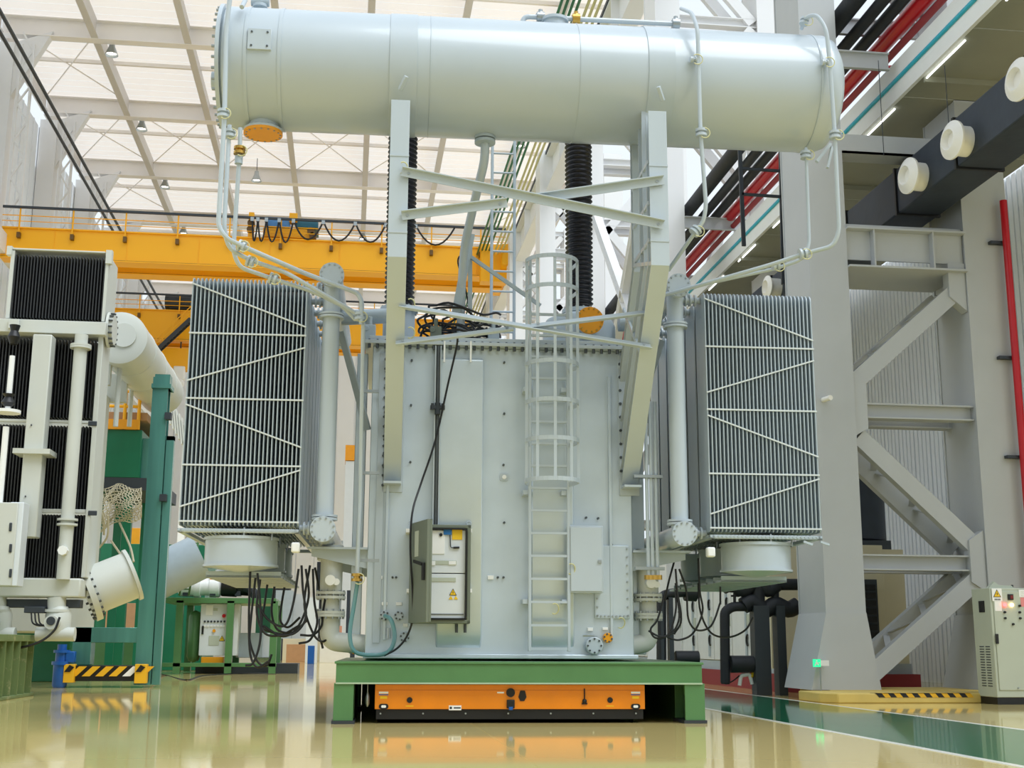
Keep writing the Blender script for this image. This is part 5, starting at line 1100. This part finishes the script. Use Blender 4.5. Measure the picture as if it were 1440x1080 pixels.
gbx('cabinet_body', (283, 849), (321, 922), 'panel', .3, 1.1, kc, YQ); gbx('cabinet_side', (321, 849), (333, 922), 'beigew', .35, 1.1, kc, YQ); gbx('yellow_skid', (283, 924), (314, 933), 'orange', .3, 1.0, kc, YQ)
for i in range(7):
    for py, m in ((874, 'mesh'), (880, 'white')): p = at(288+i*4.6, py, YQ+.28); B().cyl((p.x, YQ+.26, p.z), (p.x, YQ+.3, p.z), .035, n=8).o('push_button', m, kc)
gbx('paper_sheet', (290, 851), (299, 865), 'paper', .28, .3, kc, YQ, 0); gbx('display', (300, 855), (306, 859), 'cab', .28, .3, kc, YQ, 0); gbx('name_plate', (294, 894), (308, 907), 'cab', .28, .3, kc, YQ, 0); gbx('cabinet_handle', (284, 880), (286, 892), 'black', .27, .3, kc, YQ, 0)
p = at(315, 866, YQ+.28); B().cyl((p.x, YQ+.24, p.z), (p.x, YQ+.3, p.z), .06, n=12).o('stop_button', 'red', kc); p = at(312, 898, YQ+.28); warn(kc, (p.x, YQ+.29, p.z), .1)
p = at(301, 887, YQ+.28); B().cyl((p.x, YQ+.24, p.z), (p.x, YQ+.3, p.z), .05, n=10).o('isolator', 'orange', kc)
thing_box('grey_unit', (333, 890), (368, 925), 43, 1.2, 'rad', 'grey box unit standing right of the white pump cabinet', 'box'); thing_box('white_unit', (366, 890), (382, 925), 43.2, 1.2, 'panel', 'white box unit beside the grey box under the platform', 'box')
sk = empty('floor_skid', (-2.3, 43.5, 0), 'long low steel skid under the boxes', 'skid'); B().box(-4.9, -1.6, 42.9, 44.6, 0, .32).o('skid_body', 'mesh', sk)
wire('floor_cable', [at(205, 945, 32.6), atZ(232, 950), atZ(262, 957), atZ(285, 951), atZ(330, 948), atZ(390, 947)], .035, 'black cable trailing over the floor from the striped foot', local=False)
# ================================================================== FAR BACKGROUND ON THE FLOOR
bgs = [('wooden_crate', (403, 906), (438, 930), 69, 2, 'carton', 'small brown wooden crate far behind under the cables', 'crate'), ('carton_stack', (398, 898), (450, 928), 72, 2, 'beige', 'pale stack of cartons behind the brown crate', 'carton'),
       ('carton_row', (450, 906), (492, 926), 66, 1.5, 'nozzle', 'long pale carton at the left foot of the tank', 'carton'), ('far_cabinet', (388, 830), (408, 925), 80, 2, 'rad', 'tall grey cabinet far behind the cables', 'cabinet'),
       ('far_cabinet', (410, 835), (430, 925), 82, 2, 'panel', 'tall white cabinet far behind the cables', 'cabinet'), ('dark_machine', (380, 898), (402, 925), 76, 2, 'mesh', 'dark machine far behind, left of the crate', 'machine'),
       ('blue_machine', (488, 830), (500, 880), 70, 2, 'duct', 'dark blue machine glimpsed left of the tank foot', 'machine'), ('orange_clamp', (496, 906), (523, 920), 17.3, .4, 'orange', 'orange clamp block lying on the green frame by the hose', 'clamp'),
       ('pink_carton', (452, 880), (480, 908), 74, 2, mat('salmon_carton', 'D79A80', .8), 'salmon coloured carton behind the grey elbow pipe', 'carton'), ('white_pier', (486, 648), (512, 700), 80, 2, 'panel', 'white pier with an orange head glimpsed left of the tank', 'pier'),
       ('yellow_lift', (160, 742), (196, 760), 50, 2, 'orange', 'yellow lift basket behind the rope net', 'lift'), ('pale_block', (150, 848), (190, 880), 46, 1, 'carton', 'brown crates behind the inclined pipe', 'crate'), ('white_block', (250, 858), (268, 905), 48, 1, 'panel', 'white block left of the green round tank', 'block'),
       ('dark_press', (386, 770), (404, 900), 92, 3, 'mesh', 'dark tall press far behind the platform', 'machine'), ('steel_rack', (446, 790), (462, 900), 95, 3, 'duct', 'dark steel rack far behind the flanged elbow', 'rack'), ('green_press', (364, 780), (388, 900), 98, 3, 'dgreen', 'green press far behind the drooping cables', 'machine'), ('grey_rack', (462, 760), (482, 900), 100, 3, 'rad', 'grey rack far behind the flanged elbow', 'rack'), ('blue_crate', (433, 908), (442, 915), 62, .8, 'bluepump', 'small blue crate on the far floor beside the cartons', 'crate'), ('grey_block', (432, 840), (446, 905), 64, 1, 'panel', 'pale grey upright box behind the drooping cables', 'box')]
for n, a, c_, Y, dep, m, l, cat in bgs: thing_box(n, a, c_, Y, dep, m, l, cat, bev=.01, floor=Y > 40)
for o_ in [o for o in COL.objects if o.name == 'white_pier']:
    p, q = at(486, 626, 80), at(512, 648, 80); B().box(p.x, q.x, 79.9, 82, q.z, p.z).o('pier_head', 'orange', o_)
# ladder-like rack and stair glimpsed between crane and radiator
gl = empty('far_stair', at(200, 600, 60), 'grey louvred stair panel seen right of the green post', 'stair')
for i in range(9): B().beam(at(232+i*4.0, 552+i*6, 60), at(236+i*4.0, 590+i*7, 60), .06, .3, (0, 1, 0)).o('stair_slat', 'ugrey', gl)
B().beam(at(228, 560, 60), at(262, 618, 60), .1, .5).o('stair_string', 'white', gl); B().box(at(262, 618, 60).x-.15, at(262, 618, 60).x+.15, 60, 60.3, 0, at(262, 618, 60).z).o('stair_post', 'white', gl)
